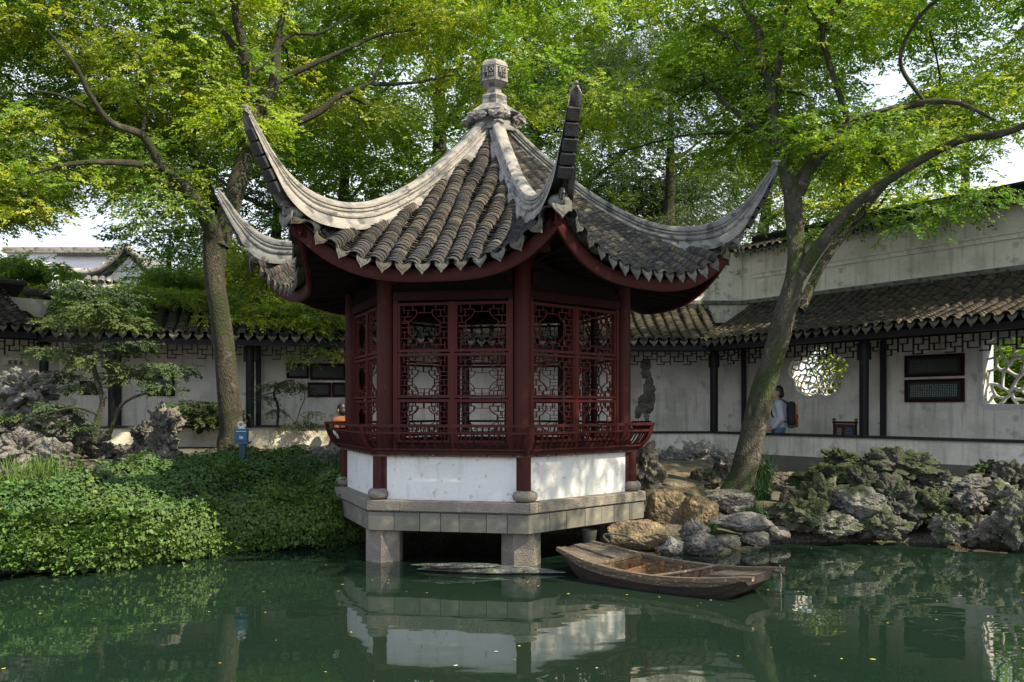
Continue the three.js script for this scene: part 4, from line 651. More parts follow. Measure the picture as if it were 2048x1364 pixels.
rock(1455, 1086, 54, 34, 11.9, 'squarish stone under the left end of the long grey slab', { taihu: .1, block: 1, moss: .3, tint: [0.251, 0.238, 0.198] }); rock(1508, 1077, 64, 32, 12.1, 'pale stone in the middle under the long grey slab', { taihu: .1, block: 1, moss: .1, tint: [0.290, 0.277, 0.231] }); rock(1553, 1070, 50, 30, 12.4, 'stone under the right end of the long grey slab', { taihu: .1, block: .8, moss: .1, tint: [0.277, 0.257, 0.218] }); rock(1480, 1105, 70, 24, 11.9, 'dark wet stone at the waterline below the stacked stones', { taihu: .2, block: .8, moss: .4, tint: [0.132, 0.125, 0.099] }); rock(1575, 1035, 64, 34, 12.8, 'brown flat stone right of the long grey slab', { taihu: .15, block: .9, moss: .2, tint: [0.224, 0.185, 0.145] }); rock(1576, 1000, 36, 60, 13.4, 'narrow upright brown stone beside the fern', { taihu: .1, block: .9, moss: .2, tint: [0.224, 0.185, 0.145] }); rock(1580, 965, 90, 44, 14.2, 'broad brown stones above the upright stone by the grass', { taihu: .15, block: .9, moss: .25, tint: [0.211, 0.178, 0.145] });
// the right-hand rockery
const RG = { taihu: .8, moss: .82, tint: GREY };
rock(1680, 919, 64, 43, 13.7, 'small knob on the highest left peak of the mossy rockery', RG); rock(1652, 959, 116, 65, 13.5, 'broad shoulder rock at the left of the mossy rockery', RG); rock(1724, 969, 70, 72, 13.1, 'grey wedge rock between two peaks of the rockery', { ...RG, moss: .5 });
rock(1803, 942, 150, 83, 13.4, 'largest grey peak rock of the right rockery against the parapet', { ...RG, moss: .5 }); rock(1868, 974, 80, 65, 13.2, 'sloping right flank of the largest rockery peak', { ...RG, moss: .6 }); rock(1930, 976, 136, 43, 13.0, 'overhanging grey slab right of the largest rockery peak', { taihu: .5, moss: .22, tint: [0.165, 0.165, 0.155], block: .4 }); rock(1978, 942, 62, 36, 13.6, 'small dark rock on top of the overhanging slab', RG); rock(2034, 962, 84, 72, 13.0, 'grey rock at the right picture edge above the mossy ones', { ...RG, moss: .4 });
rock(1716, 1005, 112, 66, 12.6, 'pale oval boulder low in the middle of the mossy rockery', { taihu: .35, moss: .42, tint: [0.198, 0.198, 0.182] }); rock(1640, 1005, 96, 96, 12.9, 'very mossy rock at the left foot of the rockery', { taihu: .8, moss: .75, tint: [0.198, 0.185, 0.145] }); rock(1785, 1005, 96, 110, 12.8, 'mossy rock column below the largest rockery peak', { taihu: .8, moss: .6, tint: GREY }); rock(1862, 1015, 96, 70, 12.7, 'mossy rock over the dark hollow at the water', { taihu: .8, moss: .7, tint: [0.198, 0.185, 0.145] }); rock(1940, 1003, 66, 60, 12.3, 'pale pitted stone under the overhanging slab', { taihu: .6, moss: .35, tint: [0.198, 0.191, 0.172] }); rock(2012, 1000, 96, 70, 12.5, 'mossy rock right of the pale pitted stone', { taihu: .75, moss: .6 });
rock(1608, 1030, 100, 70, 12.5, 'lichen covered dark rock near the flat stones at the waterline', { taihu: .7, moss: .6, tint: [0.185, 0.172, 0.132] }); rock(1668, 1050, 116, 56, 12.45, 'low mossy rock at the waterline under the pale oval boulder', { taihu: .6, moss: .6 }); rock(1768, 1052, 100, 56, 12.4, 'dark low rock left of the hollow at the waterline', { taihu: .7, moss: .5, tint: [0.158, 0.152, 0.125] }); rock(1898, 1055, 70, 66, 12.15, 'grey mossy rock right of the hollow at the waterline', { taihu: .6, moss: .6 }); rock(1958, 1058, 84, 58, 12.05, 'reddish grey rock at the waterline near the right picture edge', { taihu: .5, moss: .6, tint: [0.238, 0.205, 0.178] }); rock(2035, 1050, 96, 110, 11.8, 'tall pale grey rock cut by the right picture edge at the water', { taihu: .55, moss: .6, tint: [0.198, 0.198, 0.178] });
rock(1745, 1032, 330, 96, 13.3, 'long dark mossy stone bank filling the gaps behind the left part of the rockery', { taihu: .5, moss: .9, tint: [.10, .095, .075], deep: .5, detail: 30 }); rock(1960, 1030, 260, 100, 13.0, 'dark mossy stone bank filling the gaps behind the right part of the rockery', { taihu: .5, moss: .85, tint: [.10, .095, .075], deep: .5, detail: 30 });
// left bank, rockery of pale lake stone
const LG = { taihu: .9, moss: .15, tint: PALE };
rock(45, 785, 130, 90, 14.2, 'largest pale lake rock, high up at the left picture edge', LG); rock(90, 850, 130, 76, 14.0, 'grey pitted rock below the largest pale rock, half under leaves', { ...LG, moss: .25 }); rock(40, 905, 120, 90, 13.2, 'pale pitted rock low at the left picture edge', LG); rock(108, 915, 80, 60, 12.9, 'bright angular rock behind the left grass clump', { ...LG, block: .8, taihu: .5 }); rock(10, 970, 40, 66, 11.9, 'pale rock with moss cut by the left picture edge above the ivy', { ...LG, moss: .3 }); rock(142, 880, 110, 66, 14.4, 'long arching rock with a dark hollow at the shrub stems', { ...LG, taihu: .95 }); rock(80, 1000, 70, 26, 11.6, 'flat pale stone under the left grass clump', { ...LG, taihu: .3 }); rock(205, 905, 60, 40, 14.6, 'small rock under the twisted shrub', LG); rock(20, 860, 70, 60, 13.7, 'dark cleft rock left of the leafy branch', { ...LG, tint: GREY });
rock(332, 845, 62, 66, 14.4, 'top stone of the upright pale rock left of the big trunk', LG); rock(326, 888, 60, 60, 14.4, 'middle stone of the upright pale rock left of the big trunk', { ...LG, taihu: .7 }); rock(345, 920, 66, 40, 14.2, 'foot of the upright pale rock in the ivy', { ...LG, taihu: .6 }); rock(288, 868, 44, 50, 14.9, 'dark pointed rock beside the upright pale rock', { taihu: .5, block: .7, moss: .1, tint: [0.198, 0.185, 0.165] }); rock(262, 905, 50, 32, 14.3, 'pale low rock left of the upright pale rock', LG);
rock(525, 900, 50, 22, 17.2, 'flat sunlit stone under the low left wall', { taihu: .3, block: .8, moss: .2, tint: PALE }); rock(555, 905, 40, 26, 16.6, 'grey pointed stone under the low left wall', { taihu: .4, block: .7, moss: .1, tint: PALE }); rock(598, 900, 64, 22, 17.4, 'dark mossy stone under the low left wall', { taihu: .4, moss: .5, tint: GREY }); rock(633, 905, 34, 26, 16.8, 'squarish grey stone under the low left wall', { taihu: .3, block: .9, moss: .1, tint: PALE }); rock(672, 908, 36, 40, 16.2, 'pale rock close to the pavilion wall on the left', { taihu: .6, moss: .1, tint: PALE }); rock(545, 958, 56, 20, 13.6, 'brown flat stone lying among the ivy', { taihu: .2, block: .6, moss: .1, tint: [0.238, 0.205, 0.158] }); rock(590, 918, 90, 14, 15.5, 'long grey edging stone in front of the low left wall', { taihu: .2, block: .9, moss: .1, tint: GREY });
// ---------------------------------------------------------------- ivy, grass, creeper
function leafGeo(l, w, fold = .25) { // a pointed leaf of four faces, folded along its rib, tip along +z
  const g = new THREE.BufferGeometry(); g.setAttribute('position', new THREE.Float32BufferAttribute([0, 0, 0, -w / 2, fold * w, l * .42, 0, -.0, l * .5, w / 2, fold * w, l * .42, 0, -l * .10, l], 3)); g.setIndex([0, 2, 1, 0, 3, 2, 1, 2, 4, 2, 3, 4]); g.computeVertexNormals(); return g;
}
function sprayGeo(seed, n, len, ll, lw, droop = .2) { // a twig with leaves on both sides
  const R = rng(seed), gs = []; for (let i = 0; i < n; i++) { const t = (i + .5) / n, g = leafGeo(ll * (.7 + R() * .5), lw * (.75 + R() * .5)); const s = i % 2 ? 1 : -1; g.rotateZ((R() - .5) * 1.1); g.rotateX((R() - .35) * .8); g.rotateY(s * (.7 + R() * .6) * (1 - .55 * t)); g.translate((R() - .5) * len * .16, (R() - .5) * len * .14 - droop * len * t * t, len * t); gs.push(g); }
  const st = new THREE.CylinderGeometry(.003, .004, len * .9, 3, 1, true); st.rotateX(Math.PI / 2); st.translate(0, -droop * len * .2, len * .45); const m = mergeGeometries(gs.map(g => g.toNonIndexed())); return m;
}
const randomQuat = (R, tilt = 1) => new THREE.Quaternion().setFromEuler(new THREE.Euler((R() - .5) * tilt, R() * 6.283, (R() - .5) * tilt, 'YXZ'));
{ // ivy: a lumpy mat that hangs over the water's edge
  const T = table([[-200, 2.4], [0, 1.35], [110, 1.6], [190, 4.2], [330, 4.4], [400, 4.6], [470, 4.6], [540, 3.4], [640, 2.0], [700, 1.3]]);
  const X0 = -8.4, X1 = -2.0, pxOf = (x, d) => W / 2 + x / d * FOCAL;
  const surf = (x, q) => { // q 0..1 overhanging face, 1..2 top
    const sd = shore(x), Tm = T(pxOf(x, sd + .6)), lump = fbm(x * .95, q * 1.5, 4, 3), l2 = fbm(x * 2.3, q * 3.4, 9, 3) * 2.2 + fbm(x * 5, q * 8, 3, 2) * .8; let t, y;
    if (q < 1) { const a = q * Math.PI * .5; t = -.12 - .34 * Math.sin(q * Math.PI) * .8 - lump * .35; y = .02 + .60 * Math.pow(q, .9) + lump * .25 * q; t = lerp(t, -.05, q * q * .6); }
    else { const f = q - 1; t = lerp(-.22 - lump * .15, Tm, f); y = lerp(.62, groundY(x, sd + Math.max(.05, t)) + .06, Math.min(1, f * 2.2)) + (lump * .62 + .12) * Math.sin(Math.PI * Math.min(1, f * 1.02 + .08)) ; y = Math.max(y, groundY(x, sd + t) + .02); }
    y += l2 * .10 * sst(0, .3, q); t += l2 * .11; return V(x, y, -(sd + t));
  };
  const g = thing('ivy', 'dense dark green ivy covering the left bank and hanging over the water', 'ivy'); g.userData.kind = 'stuff';
  const rows = []; for (let i = 0; i <= 90; i++) { const r = [], q = i / 45; for (let j = 0; j <= 150; j++) { const p = surf(lerp(X0, X1, j / 150), q); p.y -= .05; p.z -= .06 * (q < 1 ? 1 : 0); r.push(p); } rows.push(r); }
  part('stems', boxUV(gridGeo(rows, true)), std({ color: new THREE.Color(.014, .02, .008), roughness: 1 }), g, 'stuff');
  const R = rng(41), mats = [[], []], cols = [[], []], lg = [leafGeo(.054, .042, .15), leafGeo(.044, .036, .3)]; const e = .02;
  for (let i = 0; i < 100000; i++) {
    const x = lerp(X0, X1, R()), q = R() < .40 ? R() : 1 + Math.pow(R(), 1.1); const p = surf(x, q), dx = surf(x + e, q).sub(p), dq = surf(x, Math.min(2, q + e)).sub(surf(x, Math.max(0, q - e))); const n = dx.cross(dq).normalize(); if (n.z < -.2 || n.y < -.6) n.negate();
    p.addScaledVector(n, (R() - .25) * .11 + .05 * fbm(p.x * 5, p.y * 5, p.z * 5, 2)); if (p.y < .012) continue;
    const nn = n.clone().add(V((R() - .5) * 1.1, .35 + (R() - .5) * .8, .25 + (R() - .5) * 1.1)).normalize(), z = V(R() - .5, -.55 * R(), R() - .3).addScaledVector(nn, 0); z.addScaledVector(nn, -z.dot(nn)).normalize(); const xx = nn.clone().cross(z);
    const s = .55 + R() * R() * 1.1, m = new THREE.Matrix4().makeBasis(xx.multiplyScalar(s), nn.multiplyScalar(s), z.multiplyScalar(s)); m.setPosition(p); const k = i & 1; mats[k].push(m);
    const b = .55 + R() * .75, h = fbm(p.x * .8, p.y, p.z * .8, 2); const c = new THREE.Color(); if (R() < .006) c.setRGB(.2, .18, .03); else c.setRGB((.062 + .06 * h) * b, (.125 + .05 * h) * b, .022 * b); cols[k].push(c);
  }
  const sm = [], sc = [], sg = sprayGeo(71, 11, .17, .044, .033, .6); for (let i = 0; i < 4200; i++) { const x = lerp(X0, X1, R()), q = R() < .45 ? R() : 1 + R(), p = surf(x, q); if (p.y < .1 || N3(p.x * 1.7, p.y * 2, p.z * 1.7) < -.05) continue; sm.push(new THREE.Matrix4().compose(p, new THREE.Quaternion().setFromEuler(new THREE.Euler(-.5 + (R() - .5) * 1.2, (R() - .5) * 2.6, (R() - .5), 'YXZ')), V(1, 1, 1).multiplyScalar(.7 + R() * 1.0))); const b = .7 + R() * .8; sc.push(new THREE.Color(.075 * b, .15 * b, .022 * b)); } inst('leaves', sg, M.ivyLeaf, sm, sc, g);
  lg.forEach((l, k) => inst('leaves', l, M.ivyLeaf, mats[k], cols[k], g));
}
function grassTuft(pos, label, n, len, col, seed, spread = .25) {
  const R = rng(seed), gs = []; for (let i = 0; i < n; i++) { const a = R() * 6.283, l = len * (.6 + R() * .7), lean = .25 + R() * 1.1, w = .007 + R() * .006, r0 = Math.sqrt(R()) * spread, pts = []; for (let j = 0; j <= 4; j++) { const t = j / 4; pts.push([Math.sin(lean * t) * l * t * .75, Math.max(-.2, Math.cos(lean * t * 1.25) * l * t), w * (1 - t * .92)]); }
    const rows = pts.map(([o, y, ww]) => [V(-ww, y, o), V(ww, y, o)]); const g = gridGeo(rows); g.rotateY(a); const b = R() * 6.283; g.translate(Math.cos(b) * r0, 0, Math.sin(b) * r0); const k = .6 + R() * .7; const c = new Float32Array(g.attributes.position.count * 3); for (let q = 0; q < c.length; q += 3) { c[q] = col[0] * k; c[q + 1] = col[1] * k; c[q + 2] = col[2] * k; } g.setAttribute('color', new THREE.BufferAttribute(c, 3)); gs.push(g.toNonIndexed()); }
  const m = new THREE.Mesh(mergeGeometries(gs), M.blade ?? (M.blade = (() => { const b = M.grassBlade.clone(); b.vertexColors = true; return b; })())); m.name = numbered('grass_tuft'); m.position.copy(pos); m.castShadow = m.receiveShadow = true; scene.add(m); m.userData.kind = 'thing'; return tag(m, label, 'grass');
}
const dark = [.03, .085, .018], bright = [.11, .20, .022];
grassTuft(at(52, 985, 11.9), 'bright lit clump of drooping grass between pale rocks at left', 420, .5, bright, 1, .34); grassTuft(at(108, 975, 12.0), 'drooping grass clump right of the brightest one, by the ivy', 320, .46, [.09, .17, .022], 2, .3); grassTuft(at(80, 945, 13.4), 'thin grass behind the drooping clumps under the bright angular rock', 200, .34, [.07, .15, .02], 9, .25);
grassTuft(at(660, 950, 15.0), 'dark green grass tuft beside the pavilion on the left', 420, .38, dark, 3, .42); grassTuft(at(300, 955, 13.2), 'grass tuft rising from the middle of the ivy', 180, .4, dark, 4, .22);
grassTuft(at(1527, 955, 14.3), 'dark grass tuft directly right of the leaning trunk, upper one', 260, .42, dark, 5, .14); grassTuft(at(1522, 1000, 13.3), 'arching grass tuft below the leaning trunk, middle one', 240, .42, dark, 6, .14); grassTuft(at(1512, 1035, 12.7), 'lowest grass tuft among the pale slabs', 160, .26, dark, 7, .12); grassTuft(at(1425, 1062, 11.9), 'tiny green sprout in the joint behind the boat', 60, .18, [.05, .12, .02], 8, .05);
// ---------------------------------------------------------------- trees
const sprays = [sprayGeo(1, 14, .34, .075, .034), sprayGeo(2, 16, .40, .07, .032, .35), sprayGeo(3, 12, .28, .08, .038, .1)];
const bigSprays = [sprayGeo(4, 12, .50, .14, .062), sprayGeo(5, 14, .6, .12, .055, .3)];
const feather = [sprayGeo(6, 26, .55, .085, .016, .5), sprayGeo(7, 24, .5, .09, .016, .7)];
const L3 = (arr) => arr.map(([px, py, d, r]) => [at(px, py, d), r]);
// fill clumps with sprays; each clump {c, rx, ry, rz, n, col}
function crown(owner, clumps, kinds, seed, palette, name = 'crown') {
  const R = rng(seed), ms = kinds.map(() => []), cs = kinds.map(() => []);
  for (const k of clumps) {
    const tone = R(), sh = .8 + R() * .4; const tiers = 2 + Math.floor(R() * 2);
    for (let i = 0; i < k.n; i++) {
      const a = R() * 6.283, rr = Math.sqrt(R()), tier = (Math.floor(R() * tiers) + .5) / tiers * 2 - 1; const q = V(Math.cos(a) * rr * k.rx, (tier * .7 + (R() - .5) * .5) * k.ry * (1 - .4 * rr) - .28 * k.ry * rr * rr, Math.sin(a) * rr * k.rz);
      const p = k.c.clone().add(q); if (fbm(p.x * 1.5, p.y * 1.8, p.z * 1.5, 2) < -.16 && R() < .75) continue;
      const yaw = Math.atan2(q.x, q.z) + (R() - .5) * 1.8, m = new THREE.Matrix4().compose(p, new THREE.Quaternion().setFromEuler(new THREE.Euler(.15 + (R() - .5) * .9, yaw, (R() - .5) * .9, 'YXZ')), V(1, 1, 1).multiplyScalar(.7 + R() * .65));
      const j = Math.floor(R() * kinds.length); ms[j].push(m); const pick = palette[Math.min(palette.length - 1, Math.floor(clamp(tone * .75 + R() * .25) * palette.length))]; const b = sh * (.75 + R() * .5); cs[j].push(new THREE.Color(pick[0] * b, pick[1] * b, pick[2] * b));
    }
  }
  kinds.forEach((g, j) => { if (ms[j].length) inst(name, g, M.leaf, ms[j], cs[j], owner, 'stuff'); });
}
function limbs(owner, list, mat = M.bark, sides = 10) { list.forEach((l, i) => part(i ? 'branch' : 'trunk', limbGeo(l, i ? Math.max(6, sides - 2) : 16, 6, .10, i * 1.7 + 1), mat, owner)); }
function twigs(owner, anchors, clumps, seed, mat = M.barkDark) { // thin branches from the nearest limb point to each clump
  const R = rng(seed), gs = []; for (const k of clumps) { let best = null, bd = 1e9; for (const [p, r] of anchors) { const d = p.distanceTo(k.c) + (p.y > k.c.y + .3 ? .8 : 0); if (d < bd) { bd = d; best = [p, r]; } } if (!best || bd > 5.5) continue; const r0 = Math.min(best[1] * .6, .018 + bd * .011), m = best[0].clone().lerp(k.c, .5).add(V((R() - .5) * .3, .12 * bd * (R() - .2), (R() - .5) * .3)); gs.push(limbGeo([[best[0], r0], [m, r0 * .66], [k.c, r0 * .32], [k.c.clone().add(V((R() - .5) * k.rx, .1, (R() - .5) * k.rz)), r0 * .12]], 5, 4, .15, R() * 9)); anchors.push([m, r0 * .66], [k.c.clone(), r0 * .32]); }
  if (gs.length) part('twigs', mergeGeometries(gs), mat, owner, 'stuff');
}
const anchorsOf = list => list.flatMap(l => l.slice(1).map(([p, r]) => [p, r]));
// places that the sun reaches between the crowns: clumps keep off these rays
const sunSpots = [[2.0, .4, -12.3], [1.2, .3, -11.6], [1.05, .25, -9.9], [1.7, .2, -9.3], [.95, .95, -10.9], [1.25, 1.0, -11.4], [2.3, .65, -15.4], [-4.6, 1.2, -19.3], [-3.7, 1.25, -19.5], [-2.9, 1.15, -19.7], [-4.35, 1.3, -15.2], [-4.5, .7, -11.6], [-3.4, .95, -13], [-5.1, .5, -10.8], [-2.2, 4.2, -10.4], [-1.2, 4.6, -11.5], [-.2, 6.2, -12.6], [-1, 3.9, -10.6], [-5.9, 1, -12.6], [-4.6, 5.6, -15], [-6, 6.4, -14.6]].map(a => V(...a));
const sunOK = (c, r) => sunSpots.every(s => { const q = c.clone().sub(s), t = q.dot(SUN_DIR); if (t < 1) return true; return q.addScaledVector(SUN_DIR, -t).length() > .22 + r * .75; });
// clumps spread over a region of the view, at a range of distances
function region(seed, n, x0, x1, y0, y1, d0, d1, r0, r1, dens, ok = () => true) {
  const R = rng(seed), out = []; let guard = 0; while (out.length < n && guard++ < n * 40) { const px = lerp(x0, x1, R()), py = lerp(y0, y1, R()), d = lerp(d0, d1, R()), r = lerp(r0, r1, R()); if (!ok(px, py, d, r * FOCAL / d)) continue; const c = at(px, py, d); if (!sunOK(c, r)) continue; out.push({ c, rx: r, ry: r * .55, rz: r, n: Math.round(dens * r * r) }); } return out;
}
const holes = [[70, 140, 34], [722, 152, 36], [185, 455, 105], [1395, 235, 34], [1815, 150, 46], [2005, 335, 70], [2030, 60, 20], [530, 390, 0], [1000, 20, 0], [1700, 200, 20], [1990, 20, 30], [400, 260, 10]];
const clear = (px, py, rp) => holes.every(([x, y, r]) => Math.hypot(px - x, (py - y) * 1.1) > r + rp * .45);
const roofLine = table([[440, 330], [510, 190], [560, 300], [640, 360], [760, 360], [860, 290], [950, 190], [985, 90], [1030, 190], [1110, 150], [1160, 150], [1200, 330], [1300, 400], [1500, 360], [1560, 300]]);
const PAL_SUN = [[.115, .235, .011], [.17, .31, .012], [.25, .38, .013], [.345, .44, .015], [.44, .475, .019]];
const PAL_MID = [[.085, .19, .011], [.12, .24, .012], [.165, .30, .013], [.23, .35, .015]];
const PAL_DARK = [[.03, .07, .012], [.045, .095, .014], [.06, .115, .014], [.085, .135, .022]];
{ // the big left tree
  const t = thing('broadleaf_tree', 'big tree left of the pavilion with a mossy upright trunk and spreading dark limbs', 'tree', null, V(0, 0, 0));
  const D = 15.4, ls = [
    L3([[466, 905, D, .28], [464, 860, D, .205], [452, 740, D, .182], [440, 640, D, .165], [430, 560, D, .17], [430, 480, D, .20], [434, 455, D, .16]]),
    L3([[434, 480, D, .17], [405, 420, D - .3, .125], [365, 370, D - .5, .105], [325, 335, D - .7, .085], [285, 272, D - 1, .062], [222, 245, D - 1.3, .05], [180, 190, D - 1.6, .04], [150, 130, D - 1.8, .03], [95, 60, D - 2, .015]]),
    L3([[325, 335, D - .7, .06], [240, 325, D - 1.2, .05], [140, 328, D - 1.7, .035], [60, 350, D - 2, .015]]),
    L3([[436, 490, D, .19], [462, 410, D + .1, .16], [486, 330, D + .2, .145], [500, 262, D + .2, .135], [522, 212, D + .3, .115], [548, 165, D + .3, .10], [556, 80, D + .4, .06], [578, -20, D + .5, .045], [600, -160, D + .6, .02]]),
    L3([[500, 265, D + .2, .10], [494, 190, D, .085], [488, 110, D - .2, .075], [470, 20, D - .4, .06], [455, -120, D - .6, .03]]),
    L3([[516, 240, D + .3, .085], [590, 243, D + .5, .075], [640, 222, D + .6, .065], [682, 188, D + .7, .055], [740, 168, D + .8, .045], [768, 110, D + .9, .02]]),
    L3([[548, 165, D + .3, .06], [600, 140, D + .4, .05], [690, 100, D + .6, .035], [760, 70, D + .8, .025], [830, 60, D + 1, .012]]),
    L3([[494, 150, D, .05], [530, 125, D + .2, .04], [580, 70, D + .4, .03], [640, 66, D + .5, .024], [700, 30, D + .6, .01]]),
    L3([[488, 130, D - .2, .05], [460, 80, D - .2, .045], [425, 30, D, .04], [395, -30, D, .03]]),
    L3([[428, 420, D + .5, .14], [405, 360, D + .9, .12], [385, 290, D + 1.1, .10], [360, 110, D + 1.5, .09], [335, 40, D + 1.7, .06], [320, -80, D + 1.8, .03]]),
    L3([[170, 215, D - 1.6, .03], [120, 190, D - 1.9, .022], [60, 180, D - 2.2, .012]]), L3([[740, 168, D + .8, .035], [830, 165, D + 1, .025], [905, 150, D + 1.2, .012]])];
  limbs(t, ls, M.barkDark);
  const cl = [
    ...region(101, 215, -160, 500, -200, 400, 14.6, 19.5, .5, 1.0, 190, (x, y, d, rp) => clear(x, y, rp) && y + rp * .4 < (x < 330 ? 480 : 330)),
    ...region(102, 110, 430, 1040, -180, 250, 16.5, 21.5, .5, .9, 190, (x, y, d, rp) => clear(x, y, rp) && y < roofLine(x) + 60),
    ...region(103, 40, -60, 330, 330, 440, 14, 17, .4, .65, 190, (x, y, d, rp) => clear(x, y, rp)),
    ...region(104, 10, -300, 1000, -700, -250, 12, 18, .7, 1.1, 110)];
  crown(t, cl, sprays, 105, PAL_SUN); twigs(t, anchorsOf(ls), cl, 106);
}
{ // the leaning right tree
  const t = thing('broadleaf_tree', 'leaning tree right of the pavilion whose bare mossy trunk forks into long side limbs', 'tree', null, V(0, 0, 0));
  const D = 14.0, ls = [
    L3([[1466, 1010, D, .33], [1482, 965, D, .22], [1502, 880, D, .178], [1532, 760, D, .172], [1565, 650, D, .168], [1590, 545, D, .14], [1590, 450, D, .122], [1586, 385, D, .14], [1592, 360, D, .12]]),
    L3([[1592, 385, D, .125], [1622, 330, D - .1, .10], [1650, 300, D - .3, .085], [1700, 248, D - .5, .068], [1770, 224, D - .8, .058], [1840, 206, D - 1, .048], [1915, 206, D - 1.3, .035], [1990, 240, D - 1.6, .02]]),
    L3([[1592, 560, D, .11], [1640, 490, D - .2, .10], [1700, 418, D - .4, .085], [1775, 362, D - .7, .07], [1850, 315, D - 1, .058], [1935, 276, D - 1.4, .058], [2000, 268, D - 1.7, .05], [2120, 220, D - 2.2, .03]]),
    L3([[1598, 620, D + .2, .08], [1650, 520, D + .5, .07], [1700, 455, D + .7, .06], [1790, 350, D + .8, .045], [1880, 295, D + .9, .04]]),
    L3([[1584, 390, D, .12], [1560, 305, D, .095], [1548, 250, D, .085], [1545, 180, D, .085], [1524, 110, D, .075], [1515, 60, D, .06], [1482, 0, D, .05], [1450, -120, D, .03]]),
    L3([[1545, 200, D, .06], [1558, 130, D - .2, .05], [1572, 50, D - .4, .045], [1590, -60, D - .6, .03], [1680, -240, D - 1.5, .02]]),
    L3([[1560, 300, D, .06], [1520, 262, D + .3, .05], [1460, 215, D + .7, .042], [1410, 165, D + 1.1, .032], [1350, 155, D + 1.5, .02], [1280, 130, D + 1.8, .01]]),
    L3([[1545, 170, D, .05], [1500, 120, D + .3, .04], [1450, 70, D + .6, .03], [1380, 40, D + 1, .015]]),
    L3([[1700, 248, D - .5, .05], [1660, 130, D - .6, .045], [1646, 60, D - .7, .04], [1690, -20, D - .9, .035], [1740, -160, D - 2, .03], [1800, -420, D - 3.5, .02]]),
    L3([[1646, 60, D - .7, .03], [1610, 0, D - .6, .025], [1580, -80, D - .6, .015]]), L3([[1850, 206, D - 1, .03], [1800, 120, D - 1.2, .03], [1850, 20, D - 1.6, .025], [1930, -30, D - 2, .015]])];
  limbs(t, ls);
  ls.push([[at(2000, 268, D - 1.7), .05], [V(7.4, 6.6, -10.4), .045], [V(7.2, 7.6, -8.8), .035], [V(6.4, 8.4, -7.4), .015]]);
  const over = []; { const R = rng(209); for (let i = 0; i < 76; i++) { const c = V(lerp(4.6, 9, R()), lerp(6.2, 9.6, R()), -lerp(6.6, 10.8, R())), r = lerp(.4, .85, R()); const d = -c.z, px = W / 2 + c.x / d * FOCAL, py = HORIZON - (c.y - EYE) / d * FOCAL, rp = r * FOCAL / d * 1.2; if ((px < W + rp && py > -rp) || !sunOK(c, r)) continue; over.push({ c, rx: r, ry: r * .4, rz: r, n: Math.round(150 * r * r) }); } }
  const cl = [
    ...region(201, 130, 1560, 2220, -180, 330, 12.8, 17, .45, .9, 150, (x, y, d, rp) => clear(x, y, rp) && y + rp * .35 < (x > 1930 ? 270 : 340)),
    ...region(202, 106, 1040, 1600, -180, 330, 14.8, 18, .45, .85, 150, (x, y, d, rp) => clear(x, y, rp) && y < roofLine(x) + 40),
    ...region(203, 14, 1600, 1960, 300, 430, 14.2, 16.5, .35, .5, 150, (x, y, d, rp) => clear(x, y, rp)),
    ...region(204, 12, 1500, 2600, -900, -180, 9, 14, .6, 1.0, 110), ...over];
  crown(t, cl, sprays, 205, PAL_SUN.map(c => [c[0] * .85, c[1] * .95, c[2]])); twigs(t, anchorsOf(ls), cl, 206);
  // leafy shoots low on the fork
  crown(t, [[1850, 420, 13.4, .32], [1985, 385, 13, .25], [1310 + 300, 470, 14.3, .12], [1822, 455, 13.3, .12], [1640, 300, 14, .5], [1590, 300, 14.3, .4]].map(([x, y, d, r]) => ({ c: at(x, y, d), rx: r, ry: r * .5, rz: r, n: Math.round(130 * r) })), sprays, 207, PAL_MID);
}
// trees behind the walkways
function backTree(name, label, px, d, trunkR, y0, y1, w, seed, pal, kinds, dens = 34, opt = {}) {
  const R = rng(seed), base = at(px, HORIZON, d).setY(.4), t = thing(name, label, 'tree', null, V(0, 0, 0)); const top = base.clone().setY(y1 - 1), lean = (R() - .5) * 1.2;
  const ls = [[[base, trunkR * 1.15], [base.clone().add(V(lean * .3, (y1) * .35, 0)), trunkR], [base.clone().add(V(lean, y1 * .65, 0)), trunkR * .6], [top.clone().add(V(lean, 0, 0)), trunkR * .15]]];
  for (let i = 0; i < 7; i++) { const h = lerp(Math.max(1.5, y0 - .5), y1 - 2, i / 7), a = R() * 6.28, l = w * (.4 + R() * .4), s = base.clone().add(V(lean * h / y1, h, 0)); ls.push([[s, trunkR * .4], [s.clone().add(V(Math.cos(a) * l * .5, l * .25, Math.sin(a) * l * .5)), trunkR * .25], [s.clone().add(V(Math.cos(a) * l, l * .6, Math.sin(a) * l)), trunkR * .08]]); }
  limbs(t, ls, M.barkDark, 8); const cl = []; for (let i = 0; i < (opt.n ?? 46); i++) { const a = R() * 6.28, f = R(), y = lerp(y0, y1, f), rad = w * Math.sqrt(R()) * (.35 + .75 * Math.sin(Math.PI * clamp(.15 + f * .8))); const r = .7 + R() * .8; const c = V(base.x + Math.cos(a) * rad, y, base.z + Math.sin(a) * rad * .8); const s = FOCAL / -c.z, sx = W / 2 + c.x * s, sy = HORIZON - (c.y - EYE) * s; if (!clear(sx, sy, r * s * .8)) continue; cl.push({ c, rx: r, ry: r * (opt.flat ?? .55), rz: r, n: Math.round(dens * 1.5 * r * r) }); }
  crown(t, cl, kinds, seed + 1, pal); return t;
}
backTree('broadleaf_tree', 'tall background tree with a thick bare trunk just left of the finial', 880, 24.5, .30, 5.6, 13.5, 3.2, 301, PAL_MID, bigSprays, 36);
backTree('broadleaf_tree', 'mid green background tree filling the gap between left tree and pavilion roof', 660, 25, .22, 3.2, 12, 3.2, 302, PAL_MID, bigSprays, 38, { n: 60 });
